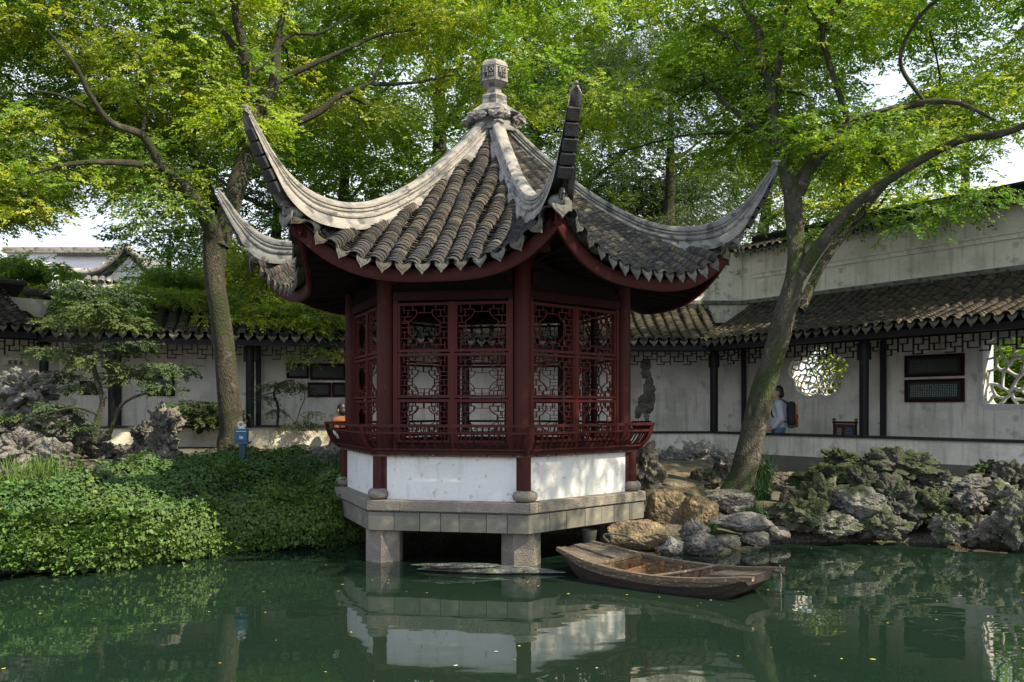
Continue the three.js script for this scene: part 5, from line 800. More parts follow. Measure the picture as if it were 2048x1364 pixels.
backTree('broadleaf_tree', 'shaded background tree behind the left tree trunk', 520, 27, .22, 3.2, 11, 3.0, 303, PAL_DARK, bigSprays, 38, { n: 56 });
backTree('broadleaf_tree', 'sunny yellow-green tree standing right of the white gabled house', 345, 25.5, .2, 2.8, 7.2, 1.7, 304, PAL_SUN, bigSprays, 44, { n: 26 });
backTree('broadleaf_tree', 'background tree straight behind the roof finial', 1060, 28, .24, 5, 15, 3.6, 305, PAL_MID, bigSprays, 34, { n: 60 });
backTree('conifer_tree', 'dark feathery conifer behind the right slope of the pavilion roof', 1330, 23.5, .2, 3.6, 11.5, 2.7, 306, PAL_DARK, feather, 60, { n: 60, flat: .3 });
backTree('broadleaf_tree', 'dark dense tree left of the feathery conifer above the roof', 1180, 27, .24, 4, 13, 2.8, 307, PAL_DARK, bigSprays, 36, { n: 50 });
backTree('broadleaf_tree', 'background tree between the conifer and the leaning tree', 1500, 27.5, .22, 4.2, 13, 3.2, 308, PAL_MID, bigSprays, 36, { n: 56 });
backTree('broadleaf_tree', 'bright yellow-green tree behind the high wall right of the leaning trunk', 1730, 25, .2, 4.4, 9.6, 2.6, 309, PAL_SUN, bigSprays, 40, { n: 44 });
backTree('broadleaf_tree', 'tree behind the high wall near the right picture edge', 1900, 29, .22, 4.2, 13, 3.0, 310, PAL_MID, bigSprays, 30, { n: 36 });
// shrubs seen through the wall openings, behind the high wall
function shrub(name, label, c, r, h, seed, pal, kinds, dens, cat = 'shrub', n = 12) { const t = thing(name, label, cat, null, V(0, 0, 0)), R = rng(seed), cl = [], ls = []; for (let i = 0; i < n; i++) { const a = R() * 6.28, q = Math.sqrt(R()) * r; const k = { c: c.clone().add(V(Math.cos(a) * q, (.25 + R() * .75) * h, Math.sin(a) * q)), rx: r * (.35 + R() * .25), ry: r * (.2 + R() * .12), rz: r * (.35 + R() * .25), n: 0 }; k.n = Math.round(dens * k.rx * k.rx); cl.push(k); ls.push([[c.clone().add(V((R() - .5) * .1, -.15, (R() - .5) * .1)), .022], [c.clone().lerp(k.c, .5).add(V((R() - .5) * .1, 0, 0)), .014], [k.c, .004]]); } ls.forEach(l => 0); part('stems', mergeGeometries(ls.map((l, i) => limbGeo(l, 5, 4, .1, i))), M.barkDark, t, 'stuff'); crown(t, cl, kinds, seed + 1, pal, 'leaves'); return t; }
shrub('shrub', 'leafy green shrub seen through the flower shaped window', rightW.at(fl.s + .7, .7, -3.0), 1.7, 3.0, 401, PAL_SUN, bigSprays, 150, 'shrub', 64);
shrub('shrub', 'green shrub seen through the round-cornered square window', rightW.at(sqc[0] + .8, .7, -3.2), 1.8, 3.0, 402, PAL_MID, bigSprays, 150, 'shrub', 64);
// left bank: the twisted shrub, hedge, climber, creeper and sunny bushes behind the walkway
{
  const t = thing('twisted_shrub', 'small twisted garden tree with bare curving stems and cloud-like leaf pads on the left bank', 'shrub', null, V(0, 0, 0)); const D = 13.8;
  const ls = [L3([[190, 885, D, .05], [196, 840, D, .045], [205, 800, D, .04], [192, 755, D, .038], [185, 700, D, .032], [205, 660, D, .022], [225, 620, D, .01]]), L3([[215, 880, D, .035], [228, 845, D, .03], [245, 808, D - .1, .026], [280, 790, D - .2, .02], [330, 780, D - .3, .01]]), L3([[190, 885, D, .04], [215, 865, D, .035], [216, 880, D, .03]]), L3([[192, 745, D, .028], [150, 700, D - .2, .02], [120, 650, D - .3, .01]]), L3([[187, 700, D, .02], [240, 700, D + .1, .016], [300, 720, D, .008]]), L3([[198, 830, D, .02], [150, 815, D - .4, .015], [80, 830, D - .7, .008]])];
  ls.forEach((l, i) => part(i === 0 ? 'trunk' : 'branch', limbGeo(l, 8, 6, .12, i + 3), M.bark, t));
  const cl = [[180, 610, .42], [240, 640, .40], [130, 640, .34], [110, 700, .32], [200, 690, .40], [160, 570, .30], [230, 590, .30], [300, 735, .36], [350, 735, .26], [250, 750, .24], [330, 770, .22], [60, 830, .34], [20, 850, .3], [110, 810, .26], [160, 770, .22], [150, 850, .2], [270, 690, .25], [120, 745, .22], [190, 720, .3]].map(([x, y, r], i) => ({ c: at(x, y, D - .4 + (i * 7 % 5) * .2), rx: r, ry: r * .45, rz: r, n: Math.round(620 * r * r) + 8 }));
  crown(t, cl, [sprayGeo(61, 14, .2, .052, .03), sprayGeo(62, 12, .17, .056, .033)], 411, [[.035, .075, .012], [.045, .095, .014], [.06, .115, .014], [.09, .14, .016]], 'leaves');
}
shrub('hedge_bush', 'dark rounded bush in front of the white wall left of the big trunk', at(398, 852, 18.5), .48, .45, 421, PAL_DARK, [sprayGeo(63, 14, .2, .06, .03)], 1500, 'bush', 16);
{
  const t = thing('climbing_shrub', 'thin dark climbing shrub with bare twigs against the white wall right of the big trunk', 'shrub', null, V(0, 0, 0)), D = 19.2;
  const ls = [L3([[555, 855, D, .03], [556, 815, D, .028], [548, 785, D, .022], [565, 765, D, .018], [590, 760, D, .01]]), L3([[548, 785, D, .015], [530, 790, D, .012], [515, 800, D, .006]]), L3([[590, 850, D, .012], [600, 820, D, .01], [610, 790, D, .008], [600, 765, D, .005]]), L3([[600, 830, D, .008], [620, 838, D, .007], [635, 825, D, .004]]), L3([[556, 815, D, .012], [575, 830, D, .01], [590, 845, D, .006]])];
  ls.forEach((l, i) => part(i ? 'branch' : 'trunk', limbGeo(l, 6, 5, .2, i), M.barkDark, t)); crown(t, [[545, 772, .22], [575, 765, .25], [525, 795, .18], [600, 775, .2], [556, 820, .12], [610, 845, .16], [580, 850, .14], [630, 825, .1]].map(([x, y, r]) => ({ c: at(x, y, D), rx: r, ry: r * .4, rz: r * .6, n: Math.round(240 * r) })), [sprayGeo(64, 10, .18, .06, .022, .5)], 431, PAL_DARK.map(c => c.map(x => x * .6)), 'leaves');
}
{ // creeper over the left walkway's roof and the bushes behind it
  const t = thing('roof_creeper', 'bright green creeper and grass sprawling over the tiled roof of the left walkway', 'creeper', null, V(0, 0, 0)); t.userData.kind = 'stuff'; const R = rng(441), cl = [];
  for (let i = 0; i < 64; i++) { const px = lerp(120, 690, R()), f = R(); if (px > 235 && px < 400 && f < .62) continue; if (px > 400 && px < 690 && f < .12) continue; const s = ln.hit(px, 700).s, r = .22 + R() * .25; cl.push({ c: ln.at(s, lerp(3.42, 4.35, f) + .05, .42 - 1.95 * f), rx: r * 1.4, ry: r * .4, rz: r, n: Math.round(420 * r * r) + 6 }); }
  for (let i = 0; i < 22; i++) { const px = lerp(600, 694, R()), r = .2 + R() * .15; const s = ln.hit(px, 700).s; cl.push({ c: ln.at(s, lerp(2.9, 4.1, R()), .4 - .3 * R()), rx: r, ry: r * .5, rz: r, n: Math.round(420 * r * r) }); }
  crown(t, cl, [sprayGeo(65, 16, .26, .07, .022, .5), sprayGeo(66, 14, .22, .06, .03, .2)], 442, PAL_SUN, 'leaves');
}
shrub('bush', 'sunny broad-leaved bush at the left edge above the walkway roof', at(60, 590, 21).setY(3.2), 1.1, 2.0, 451, PAL_SUN, [sprayGeo(67, 12, .3, .13, .05, .1)], 190, 'bush', 26);
shrub('bush', 'bright green bushes below the white gabled house', at(255, 612, 23.5).setY(3.4), .9, .9, 452, PAL_SUN, sprays, 300, 'bush', 16);
shrub('bush', 'feathery bright green bush between left trunk and pavilion above the walkway roof', at(560, 590, 22.4).setY(3.0), 1.5, 2.6, 453, PAL_SUN, feather, 210, 'bush', 34);
shrub('bush', 'dense green bush left of the big trunk above the walkway roof', at(350, 560, 22.6).setY(3.2), 1.0, 2.0, 454, PAL_MID, sprays, 300, 'bush', 24);
shrub('bush', 'green bush behind the pavilion above the walkway, partly hidden by the eaves', at(690, 620, 23).setY(2.6), 1.4, 2.4, 455, PAL_MID, sprays, 260, 'bush', 24);
// ---------------------------------------------------------------- the old wooden boat and the floating slab
{
  const bow = V(.70, 0, -10.34), stern = V(2.38, 0, -8.95), ax = stern.clone().sub(bow), LB = ax.length(); ax.normalize(); const sd = V(-ax.z, 0, ax.x); if (sd.z < 0) sd.negate();   // sd points to the near side
  const t = thing('wooden_boat', 'old weathered brown wooden boat moored beside the pavilion', 'boat');
  const hw = smoothTable([[0, .33], [.2, .44], [.5, .49], [.8, .44], [1, .36]]), sheer = smoothTable([[0, .32], [.25, .225], [.55, .18], [.8, .20], [1, .25]]), bw = smoothTable([[0, .24], [.14, .30], [.5, .37], [.86, .31], [1, .25]]), keel = smoothTable([[0, .25], [.10, .06], [.2, -.04], [.5, -.08], [.84, -.04], [.93, .05], [1, .17]]);
  const P = (u, s, y) => bow.clone().addScaledVector(ax, u * LB).addScaledVector(sd, s).setY(y - .03);
  const side = (u, sgn, f, inn = 0) => { const k = keel(u), h = sheer(u); return P(u, sgn * (lerp(bw(u), hw(u), Math.pow(f, .8)) - inn), lerp(k, h, f)); };
  const N = 36; const strip = (sgn, f0, f1, inn, out, name, mat) => { const rows = []; for (let i = 0; i <= N; i++) { const u = i / N; rows.push([side(u, sgn, f0, inn), side(u, sgn, f0, inn - out), side(u, sgn, f1, inn - out), side(u, sgn, f1, inn), side(u, sgn, f0, inn)]); } part(name, boxUV(toCreasedNormals(gridGeo(rows), .5)), mat, t); };
  for (const s of [-1, 1]) { strip(s, 0, .36, .02, .020, 'strake', M.boatHull); strip(s, .37, .70, .02, .026, 'strake', M.boatHull); strip(s, .71, .97, .02, .032, 'strake', M.boat); 
    const rows = []; for (let i = 0; i <= N; i++) { const u = i / N; rows.push([side(u, s, 0, .021), side(u, s, .97, .021)]); } part('inner_side', boxUV(gridGeo(rows)), M.boatIn, t);
    const gr = []; for (let i = 0; i <= N + 2; i++) { const u = Math.min(i / N, 1) + Math.max(0, i - N) * .024, c = P(u, s * (hw(Math.min(1, u)) - .012 + (u > 1 ? -.004 : 0)), sheer(Math.min(1, u)) + Math.max(0, u - 1) * .2); const o = (a, b) => c.clone().addScaledVector(sd, a).add(V(0, b, 0)); gr.push([o(-.03, -.022), o(-.03, .02), o(.03, .02), o(.03, -.022), o(-.03, -.022)]); } let gg = gridGeo(gr); const capg = []; const e = gr[gr.length - 1]; capg.push([e[0], e[1]], [e[3], e[2]]); part('gunwale', boxUV(toCreasedNormals(mergeGeometries([gg, gridGeo(capg)].map(q => q.toNonIndexed())), .5)), M.boat, t); }
  const bot = []; for (let i = 0; i <= N; i++) { const u = i / N; bot.push([P(u, -bw(u) + .01, keel(u)), P(u, bw(u) - .01, keel(u))]); } part('bottom', boxUV(gridGeo(bot)), M.boatHull, t);
  const flr = []; for (let i = 0; i <= 12; i++) { const u = lerp(.22, .8, i / 12); flr.push([P(u, -bw(u) + .03, keel(u) + .05), P(u, bw(u) - .03, keel(u) + .05)]); } part('floor_boards', boxUV(gridGeo(flr)), M.boatIn, t);
  const q4 = (a, b, c, d) => gridGeo([[a, b], [d, c]]);
  for (const [u, nm] of [[0, 'bow_board'], [1, 'transom']]) { const o = u ? .012 : -.012; const rows = []; for (const f of [0, .33, .66, 1]) rows.push([side(u, -1, f, .01).addScaledVector(ax, o), side(u, 1, f, .01).addScaledVector(ax, o)]); part(nm, boxUV(gridGeo(rows)), M.boatHull, t); }
  const deck = (u0, u1, n, dy, m) => { for (let i = 0; i < n; i++) { const a = i / n + .006, b = (i + 1) / n - .006, rows = []; for (const f of [0, .33, .66, 1]) { const u = lerp(u0, u1, f), w = hw(clamp(u)) - .035, y = sheer(clamp(u)) + dy + .012 * Math.sin(i * 2.3); rows.push([P(u, lerp(-w, w, a), y - .02), P(u, lerp(-w, w, a), y), P(u, lerp(-w, w, b), y), P(u, lerp(-w, w, b), y - .02)]); } const tp = part('deck_plank', boxUV(toCreasedNormals(gridGeo(rows), .4)), i % 2 ? m : m2(m), t); } };
  const mm = new Map(), m2 = m => { if (!mm.has(m)) { const c = m.clone(); c.color.multiplyScalar(.78); mm.set(m, c); } return mm.get(m); };
  deck(-.01, .27, 4, -.002, M.boatDeck); deck(.74, 1.0, 4, -.022, M.boatDeck);
  const cross = (u, y0, y1, mat, nm, th = .03) => { const k = keel(u), h = sheer(u), fr = y => clamp((y - k) / (h - k)), w = y => lerp(bw(u), hw(u), Math.pow(fr(y), .8)) - .03, rows = []; for (const y of [y0, (y0 + y1) / 2, y1]) rows.push([P(u - th / 2 / LB, -w(y), y), P(u + th / 2 / LB, -w(y), y), P(u + th / 2 / LB, w(y), y), P(u - th / 2 / LB, w(y), y), P(u - th / 2 / LB, -w(y), y)]); const top = gridGeo([[rows[2][0], rows[2][1]], [rows[2][3], rows[2][2]]]); part(nm, boxUV(mergeGeometries([gridGeo(rows), top].map(q => q.toNonIndexed()))), mat, t); };
  cross(.275, .0, sheer(.275) - .012, M.boatIn, 'bulkhead'); cross(.735, 0, sheer(.735) - .03, M.boatIn, 'bulkhead'); cross(.40, .03, sheer(.40) - .01, M.boatIn, 'thwart'); cross(.27, sheer(.27) - .006, sheer(.27) + .022, M.boat, 'deck_edge', .04);
  for (const u of [.5, .6, .68]) for (const s of [-1, 1]) part('rib', boxUV(bar(side(u, s, .05, .075), side(u, s, .9, .055), .03, .035)), M.boatIn, t);
  // a loose pole lying inside and a tin in the bow locker
  const pole = new THREE.Mesh(boxUV(limbGeo([[P(.52, .36, .15), .016], [P(.66, .1, .20), .018], [P(.78, -.15, .265), .016]], 8, 6, .05)), M.boatDeck); pole.name = 'wooden_pole'; scene.add(pole); tag(pole, 'grey wooden pole lying slanted inside the boat', 'pole');
  const tin = new THREE.Mesh(boxUV(new THREE.CylinderGeometry(.028, .028, .08, 14)), std({ color: new THREE.Color(.16, .045, .014), roughness: .5 })); tin.name = 'orange_tin'; tin.position.copy(P(.325, -.05, .155)); scene.add(tin); tag(tin, 'small orange tin standing in the boat behind the bow deck', 'tin');
  const rope = limbGeo([[P(1.03, -.34, .30), .009], [P(1.035, -.345, .16), .009], [P(1.03, -.35, .02), .009], [P(1.03, -.35, -.2), .009]], 6, 4, .1); const rm = new THREE.Mesh(boxUV(rope), M.granite); rm.name = 'mooring_rope'; scene.add(rm); tag(rm, 'pale rope hanging from the stern of the boat into the water', 'rope');
  const hk = limbGeo([[P(.10, -.36, .33), .012], [P(.06, -.38, .40), .012], [P(.16, -.40, .425), .012], [P(.3, -.42, .33), .010]], 6, 5, .1); part('rope_loop', boxUV(hk), M.boatDeck, t);
  // bucket in the shade of the platform
  const bk = new THREE.LatheGeometry([[0, 0], [.075, 0], [.10, .17], [.094, .17], [.07, .012]].map(a => new THREE.Vector2(...a)), 18); const bm = new THREE.Mesh(bk, std({ color: new THREE.Color(.06, .06, .05), roughness: .5 })); bm.name = 'bucket'; bm.position.copy(at(1178, 1087, 11.4)); scene.add(bm); tag(bm, 'dull grey bucket in the shade under the platform behind the boat', 'bucket');
  // the slab
  const A = at(838, 1125, 10.35), B = at(1122, 1135, 10.2), sh = new THREE.Shape(), n = 46, R = rng(7); const L = B.x - A.x; for (let i = 0; i < n; i++) { const a = i / n * 6.2832, x = Math.cos(a) * L / 2, z = Math.sin(a) * .17 * (1 + .25 * Math.cos(a * 1.0)) + .03 * Math.cos(a * 2); const k = 1 + .22 * fbm(x * 3, z * 6, 1, 3); i ? sh.lineTo(x * (1 + .04 * fbm(z * 9, x, 0, 2)), z * k) : sh.moveTo(x, z * k); } sh.closePath();
  const sg = rockGeo(98, .84, .055, .21, { taihu: .05, block: .75, moss: .3, tint: [.27, .28, .25], detail: 22, crease: .4 }); const sp = sg.attributes.position; for (let i = 0; i < sp.count; i++) if (sp.getY(i) > .03) sp.setY(i, .03 + (sp.getY(i) - .03) * .25); sg.computeVertexNormals();
  const m = new THREE.Mesh(sg, M.rock); m.name = 'stone_slab'; m.position.set((A.x + B.x) / 2 + .02, .03, -10.28); m.rotation.y = -.07; scene.add(m); tag(m, 'long thin grey stone slab lying just above the water before the pavilion pillar', 'slab');
  const top = new THREE.Mesh(rockGeo(99, .5, .035, .14, { taihu: .3, block: .7, moss: .35, tint: [.30, .31, .27], detail: 14 }), M.rock); top.name = numbered('rock'); top.position.set(-.62, .075, -10.27); scene.add(top); tag(top, 'flat jagged stone on the left end of the thin slab in the water', 'rock');
}
// ---------------------------------------------------------------- people
function sdfGeo(bones, res, smooth = .04) { // bones: [a, ra, b, rb, kind?] ; one smooth surface
  const bb = new THREE.Box3(); bones.forEach(([a, ra, b, rb]) => { bb.expandByPoint(a.clone().addScalar(ra * 1.3)); bb.expandByPoint(a.clone().addScalar(-ra * 1.3)); bb.expandByPoint(b.clone().addScalar(rb * 1.3)); bb.expandByPoint(b.clone().addScalar(-rb * 1.3)); });
  bb.expandByScalar(.05); const c = bb.getCenter(V()), sz = bb.getSize(V()), h = Math.max(sz.x, sz.y, sz.z) / 2 * 1.08; const mc = new MarchingCubes(res, M.red, false, false, 120000); mc.isolation = 0;
  const p = V(), ab = V(), ap = V(); for (let k = 0; k < res; k++) for (let j = 0; j < res; j++) for (let i = 0; i < res; i++) { p.set((i - res / 2) / (res / 2), (j - res / 2) / (res / 2), (k - res / 2) / (res / 2)).multiplyScalar(h).add(c); let d = 1e3; for (const [a, ra, b, rb, sx] of bones) { ab.subVectors(b, a); ap.subVectors(p, a); const t = clamp(ap.dot(ab) / Math.max(1e-9, ab.lengthSq())); ap.addScaledVector(ab, -t); if (sx) { ap.z *= sx; } const q = ap.length() - lerp(ra, rb, t); const hh = clamp(.5 + .5 * (d - q) / smooth); d = lerp(d, q, hh) - smooth * hh * (1 - hh); } mc.field[i + j * res + k * res * res] = -d; }
  mc.update(); const n = mc.count, pos = new Float32Array(mc.positionArray.slice(0, n * 3)); for (let i = 0; i < n; i++) { pos[i * 3] = pos[i * 3] * h + c.x; pos[i * 3 + 1] = pos[i * 3 + 1] * h + c.y; pos[i * 3 + 2] = pos[i * 3 + 2] * h + c.z; }
  let g = new THREE.BufferGeometry(); g.setAttribute('position', new THREE.BufferAttribute(pos, 3)); g = mergeVertices(g, 1e-4); g.computeVertexNormals(); return g;
}
const skin = std({ color: new THREE.Color(.42, .24, .155), roughness: .6 }), hairM = std({ color: new THREE.Color(.012, .010, .010), roughness: .5 });
function figure(t, o) { // standing, facing +x in its own frame; heights from the floor
  const h = [0, 1, 2, 3, 4]; const B = (a, ra, b, rb, s) => [V(...a), ra, V(...b), rb, s];
  const L = (y) => y; const body = [ // skin surface of the whole person
    B([0, 1.47, 0], .055, [.01, 1.55, 0], .052), B([.012, 1.64, 0], .088, [.02, 1.60, 0], .078), B([.075, 1.56, 0], .045, [.05, 1.6, 0], .06),
    B([.105, 1.615, 0], .012, [.115, 1.60, 0], .016), B([0, 1.61, .088], .02, [-.005, 1.635, .088], .016), B([0, 1.61, -.088], .02, [-.005, 1.635, -.088], .016),
    B([-.01, 1.36, 0], .12, [0, 1.08, 0], .125), B([0, .98, 0], .135, [0, .93, 0], .13), ...[-1, 1].flatMap(s => [B([0, .9, s * .085], .085, [.02, .5, s * .085], .055), B([.02, .5, s * .085], .055, [-.01, .08, s * .085], .036), B([-.03, .05, s * .085], .04, [.15, .04, s * .095], .032),
      B([-.01, 1.38, s * .17], .06, [-.05, 1.12, s * .22], .042), B([-.05, 1.12, s * .22], .042, [.10, .95, s * .20], .032), B([.10, .95, s * .20], .032, [.17, .90, s * .19], .03)])];
  part('body', sdfGeo(body, o.res ?? 74, .045), skin, t);
  const hand = s => { const g = []; for (let i = 0; i < 4; i++) { const z = s * .19 + (i - 1.5) * .017, l = [.055, .065, .062, .048][i]; g.push([V(.18, .90, z), .0085, V(.18 + l * .7, .88, z), .008], [V(.18 + l * .7, .88, z), .008, V(.18 + l * .9, .84, z), .007]); } g.push([V(.15, .905, s * .19 - s * .03), .011, V(.19, .87, s * .19 - s * .05), .009], [V(.13, .915, s * .19), .028, V(.18, .90, s * .19), .03]); return g; };
  for (const s of [-1, 1]) part('hand', sdfGeo(hand(s), 44, .006), skin, t);
  const hair = [B([-.012, 1.665, 0], .094, [-.035, 1.60, 0], .086), B([.03, 1.70, 0], .06, [-.02, 1.70, 0], .075)]; part('hair', sdfGeo(hair, 40, .03), hairM, t);
  const shirt = [B([0, 1.44, 0], .07, [-.01, 1.36, 0], .15), B([-.01, 1.40, .1], .1, [-.01, 1.40, -.1], .1), B([-.01, 1.36, 0], .155, [0, 1.0, 0], .16), B([-.01, 1.2, .06], .12, [0, 1.0, .06], .12), B([-.01, 1.2, -.06], .12, [0, 1.0, -.06], .12), ...[-1, 1].flatMap(s => [B([-.01, 1.385, s * .175], .082, [-.05, 1.12, s * .225], .066), B([-.05, 1.12, s * .225], .066, [.075, .965, s * .205], .05)])];
  part('shirt', sdfGeo(shirt, 64, .04), o.shirt, t);
  const tr = [B([0, 1.0, 0], .145, [0, .92, 0], .15), ...[-1, 1].flatMap(s => [B([0, .9, s * .085], .105, [.02, .5, s * .085], .078), B([.02, .5, s * .085], .078, [-.01, .10, s * .085], .062)])]; part('trousers', sdfGeo(tr, 60, .04), o.trousers, t);
  for (const s of [-1, 1]) part('shoe', sdfGeo([B([-.04, .05, s * .085], .055, [.15, .04, s * .095], .045)], 26, .02), hairM, t);
  for (const s of [-1, 1]) { const e = new THREE.SphereGeometry(.011, 8, 6); e.translate(.099, 1.63, s * .032); part('eye', e, hairM, t); }
  const m = new THREE.CapsuleGeometry(.006, .03, 3, 6); m.rotateX(Math.PI / 2); m.translate(.112, 1.557, 0); part('mouth', m, std({ color: new THREE.Color(.3, .09, .07) }), t);
}
{
  const q = rightA.hit(1553, 800), pos = rightA.at(q.s, .44, -.62), turn = Math.PI - .25; const onFloor = pos; 
  const t = thing('person', 'person in pale grey top and blue jeans standing behind the parapet beside the leaning trunk', 'person', null, pos); t.rotation.y = turn; t.scale.setScalar(1.04);
  figure(t, { shirt: std({ color: new THREE.Color(.46, .50, .56), roughness: .9, bumpMap: roughT, bumpScale: .004 }), trousers: std({ color: new THREE.Color(.10, .17, .30), roughness: .9 }) });
  t.position.copy(at(1556, 868, -rightA.at(q.s, 0, -.55).z)).setY(.44); 
  // backpack on the back (its own thing, at the person's back)
  const b = thing('backpack', 'dark backpack with orange, yellow and red pockets worn by the person at the leaning trunk', 'backpack', null, t.position.clone()); b.rotation.y = turn; b.scale.setScalar(1.04);
  const mk = (w, h, d, x, y, z, c, nm, r = .04) => { const g = new RoundedBoxGeometry(d, h, w, 3, Math.min(r, d / 2.1)); g.translate(x, y, z); part(nm, g, std({ color: new THREE.Color(...c), roughness: .75, bumpMap: roughT, bumpScale: .004 }), b); };
  mk(.30, .48, .16, -.25, 1.22, 0, [.018, .019, .03], 'bag', .07); mk(.22, .20, .06, -.345, 1.30, .02, [.62, .30, .02], 'pocket'); mk(.10, .12, .07, -.35, 1.15, -.07, [.5, .06, .02], 'pocket'); mk(.12, .14, .07, -.35, 1.12, .07, [.55, .38, .03], 'pocket'); mk(.20, .14, .06, -.35, 1.01, .02, [.30, .06, .02], 'pocket'); mk(.24, .12, .14, -.25, .985, .02, [.05, .12, .09], 'bottom_pouch', .05);
  for (const s of [-1, 1]) part('strap', limbGeo([[V(-.2, 1.42, s * .10), .018], [V(-.02, 1.49, s * .11), .018], [V(.135, 1.38, s * .11), .018], [V(.10, 1.16, s * .14), .016], [V(-.16, 1.05, s * .14), .014]], 8, 6, 0), hairM, b);
  const t2 = thing('person', 'small distant person with dark hair and orange jacket beyond the railing', 'person', null, V(0, 0, 0)); const p2 = at(683, 850, 19.2); t2.position.set(p2.x, EYE - (811 - HORIZON) * 19.2 / FOCAL - 1.76 * .98, p2.z); t2.rotation.y = Math.PI - .7;
  figure(t2, { res: 60, shirt: std({ color: new THREE.Color(.17, .06, .018), roughness: .85 }), trousers: std({ color: new THREE.Color(.03, .03, .035), roughness: .9 }) });
}
// ---------------------------------------------------------------- signs, tablets, scholar's rock
const canvasTex = (w, h, f) => { const c = document.createElement('canvas'); c.width = w; c.height = h; f(c.getContext('2d'), w, h); const t = new THREE.CanvasTexture(c); t.colorSpace = THREE.SRGBColorSpace; return t; };
function script(ctx, x0, y0, cols, rows, cw, chh, color, seed) { const R = rng(seed); ctx.strokeStyle = color; for (let i = 0; i < cols; i++) for (let j = 0; j < rows; j++) { const x = x0 + i * cw, y = y0 + j * chh; ctx.lineWidth = Math.max(1, cw * .10); for (let k = 0; k < 5; k++) { ctx.beginPath(); const a = R(), b = R(); if (k % 2) { ctx.moveTo(x + cw * (.12 + .2 * a), y + chh * (.15 + .7 * b)); ctx.lineTo(x + cw * (.6 + .3 * R()), y + chh * (.15 + .7 * b + .08 * (R() - .5))); } else { ctx.moveTo(x + cw * (.2 + .6 * a), y + chh * .12); ctx.lineTo(x + cw * (.2 + .6 * a + .2 * (R() - .5)), y + chh * .85); } ctx.stroke(); } } }
function tablet(ln, x0, y0, x1, y1, label, seed, glow) { // framed black stone slab with engraved columns of writing
  const a = ln.hit(x0, (y0 + y1) / 2), b = ln.hit(x1, (y0 + y1) / 2), c = ln.hit((x0 + x1) / 2, y0), e = ln.hit((x0 + x1) / 2, y1), w = Math.abs(b.s - a.s), h = c.y - e.y; const t = thing('calligraphy_tablet', label, 'tablet', null, ln.at((a.s + b.s) / 2, (c.y + e.y) / 2, .03)); t.rotation.y = ln.ry;
  const f = .055; part('frame', merge([box(w, f, .05, 0, h / 2 - f / 2), box(w, f, .05, 0, -h / 2 + f / 2), box(f, h - 2 * f - .002, .05, -w / 2 + f / 2), box(f, h - 2 * f - .002, .05, w / 2 - f / 2)]), M.redDark, t);
  const tx = canvasTex(512, 192, (g, W2, H2) => { g.fillStyle = '#0a0f0e'; g.fillRect(0, 0, W2, H2); script(g, 30, 24, 26, 8, 17.3, 18, glow, seed); }); const pg = new THREE.BoxGeometry(w - 2 * f, h - 2 * f, .02); part('slab', pg, std({ map: tx, roughness: .35 }), t); return t;
}
tablet(rightW, 1812, 709, 1930, 753, 'upper of the two dark framed calligraphy tablets on the right wall', 1, '#66796e'); tablet(rightW, 1812, 758, 1930, 804, 'lower of the two dark framed calligraphy tablets on the right wall', 2, '#a9c4bd');
tablet(lw, 573, 727, 618, 757, 'small framed dark picture, upper left of the group on the left wall', 3, '#222a26'); tablet(lw, 620, 727, 692, 760, 'wide dark framed tablet, upper right of the group on the left wall', 4, '#1d2422'); tablet(lw, 615, 765, 662, 794, 'dark framed tablet below the wide one on the left wall', 5, '#20262a'); tablet(lw, 664, 765, 694, 794, 'narrow dark framed tablet beside the pavilion on the left wall', 6, '#1d2326'); tablet(lw, 295, 752, 350, 792, 'dark framed panel on the left wall behind the twisted shrub', 7, '#39404a'); tablet(lw, 160, 762, 182, 790, 'small dark framed panel left of the twisted shrub on the wall', 8, '#39404a');
{ // plaque with rounded corners at the far left
  const q = at(31, 724, 16.8); const t = thing('wall_plaque', 'small grey carved stone plaque on the wall at the far left', 'plaque', null, q); t.rotation.y = .5; const g = new RoundedBoxGeometry(.42, .16, .06, 2, .03); part('plaque_body', boxUV(g), M.granite, t); for (let i = 0; i < 3; i++) part('relief', boxUV(box(.05, .07, .02, -.09 + i * .09, -.01, .035)), M.slate, t);
}
{ // notice board behind the right parapet
  const s0 = line(rightA.at(0, 0, -.45), rightA.at(5, 0, -.45)).hit(1690, 850), t = thing('notice_board', 'low dark red notice board with white and blue printed squares beside the column', 'notice board', null, rightA.at(s0.s, CAP, -.45)); t.rotation.y = rightA.ry; const wv = .50, hh = .40;
  for (const s of [-1, 1]) part('post', boxUV(box(.03, hh + .9, .03, s * wv / 2, -.40 + .02)), M.black, t), part('post_cap', boxUV(box(.05, .03, .05, s * wv / 2, hh / 2 + .09)), M.black, t);
  part('top_bar', boxUV(box(wv + .06, .045, .035, 0, hh / 2 + .03)), M.red, t);
  const tx = canvasTex(512, 384, (g, w, h) => { g.fillStyle = '#3a1a18'; g.fillRect(0, 0, w, h); g.fillStyle = '#16100f'; g.fillRect(0, h * .72, w, h * .28); script(g, 60, 70, 3, 4, 38, 45, '#dfe6e8', 5); script(g, 270, 60, 5, 5, 36, 40, '#4f9cc4', 6); }); part('panel', new THREE.BoxGeometry(wv - .04, hh, .02), std({ map: tx, roughness: .5 }), t);
}
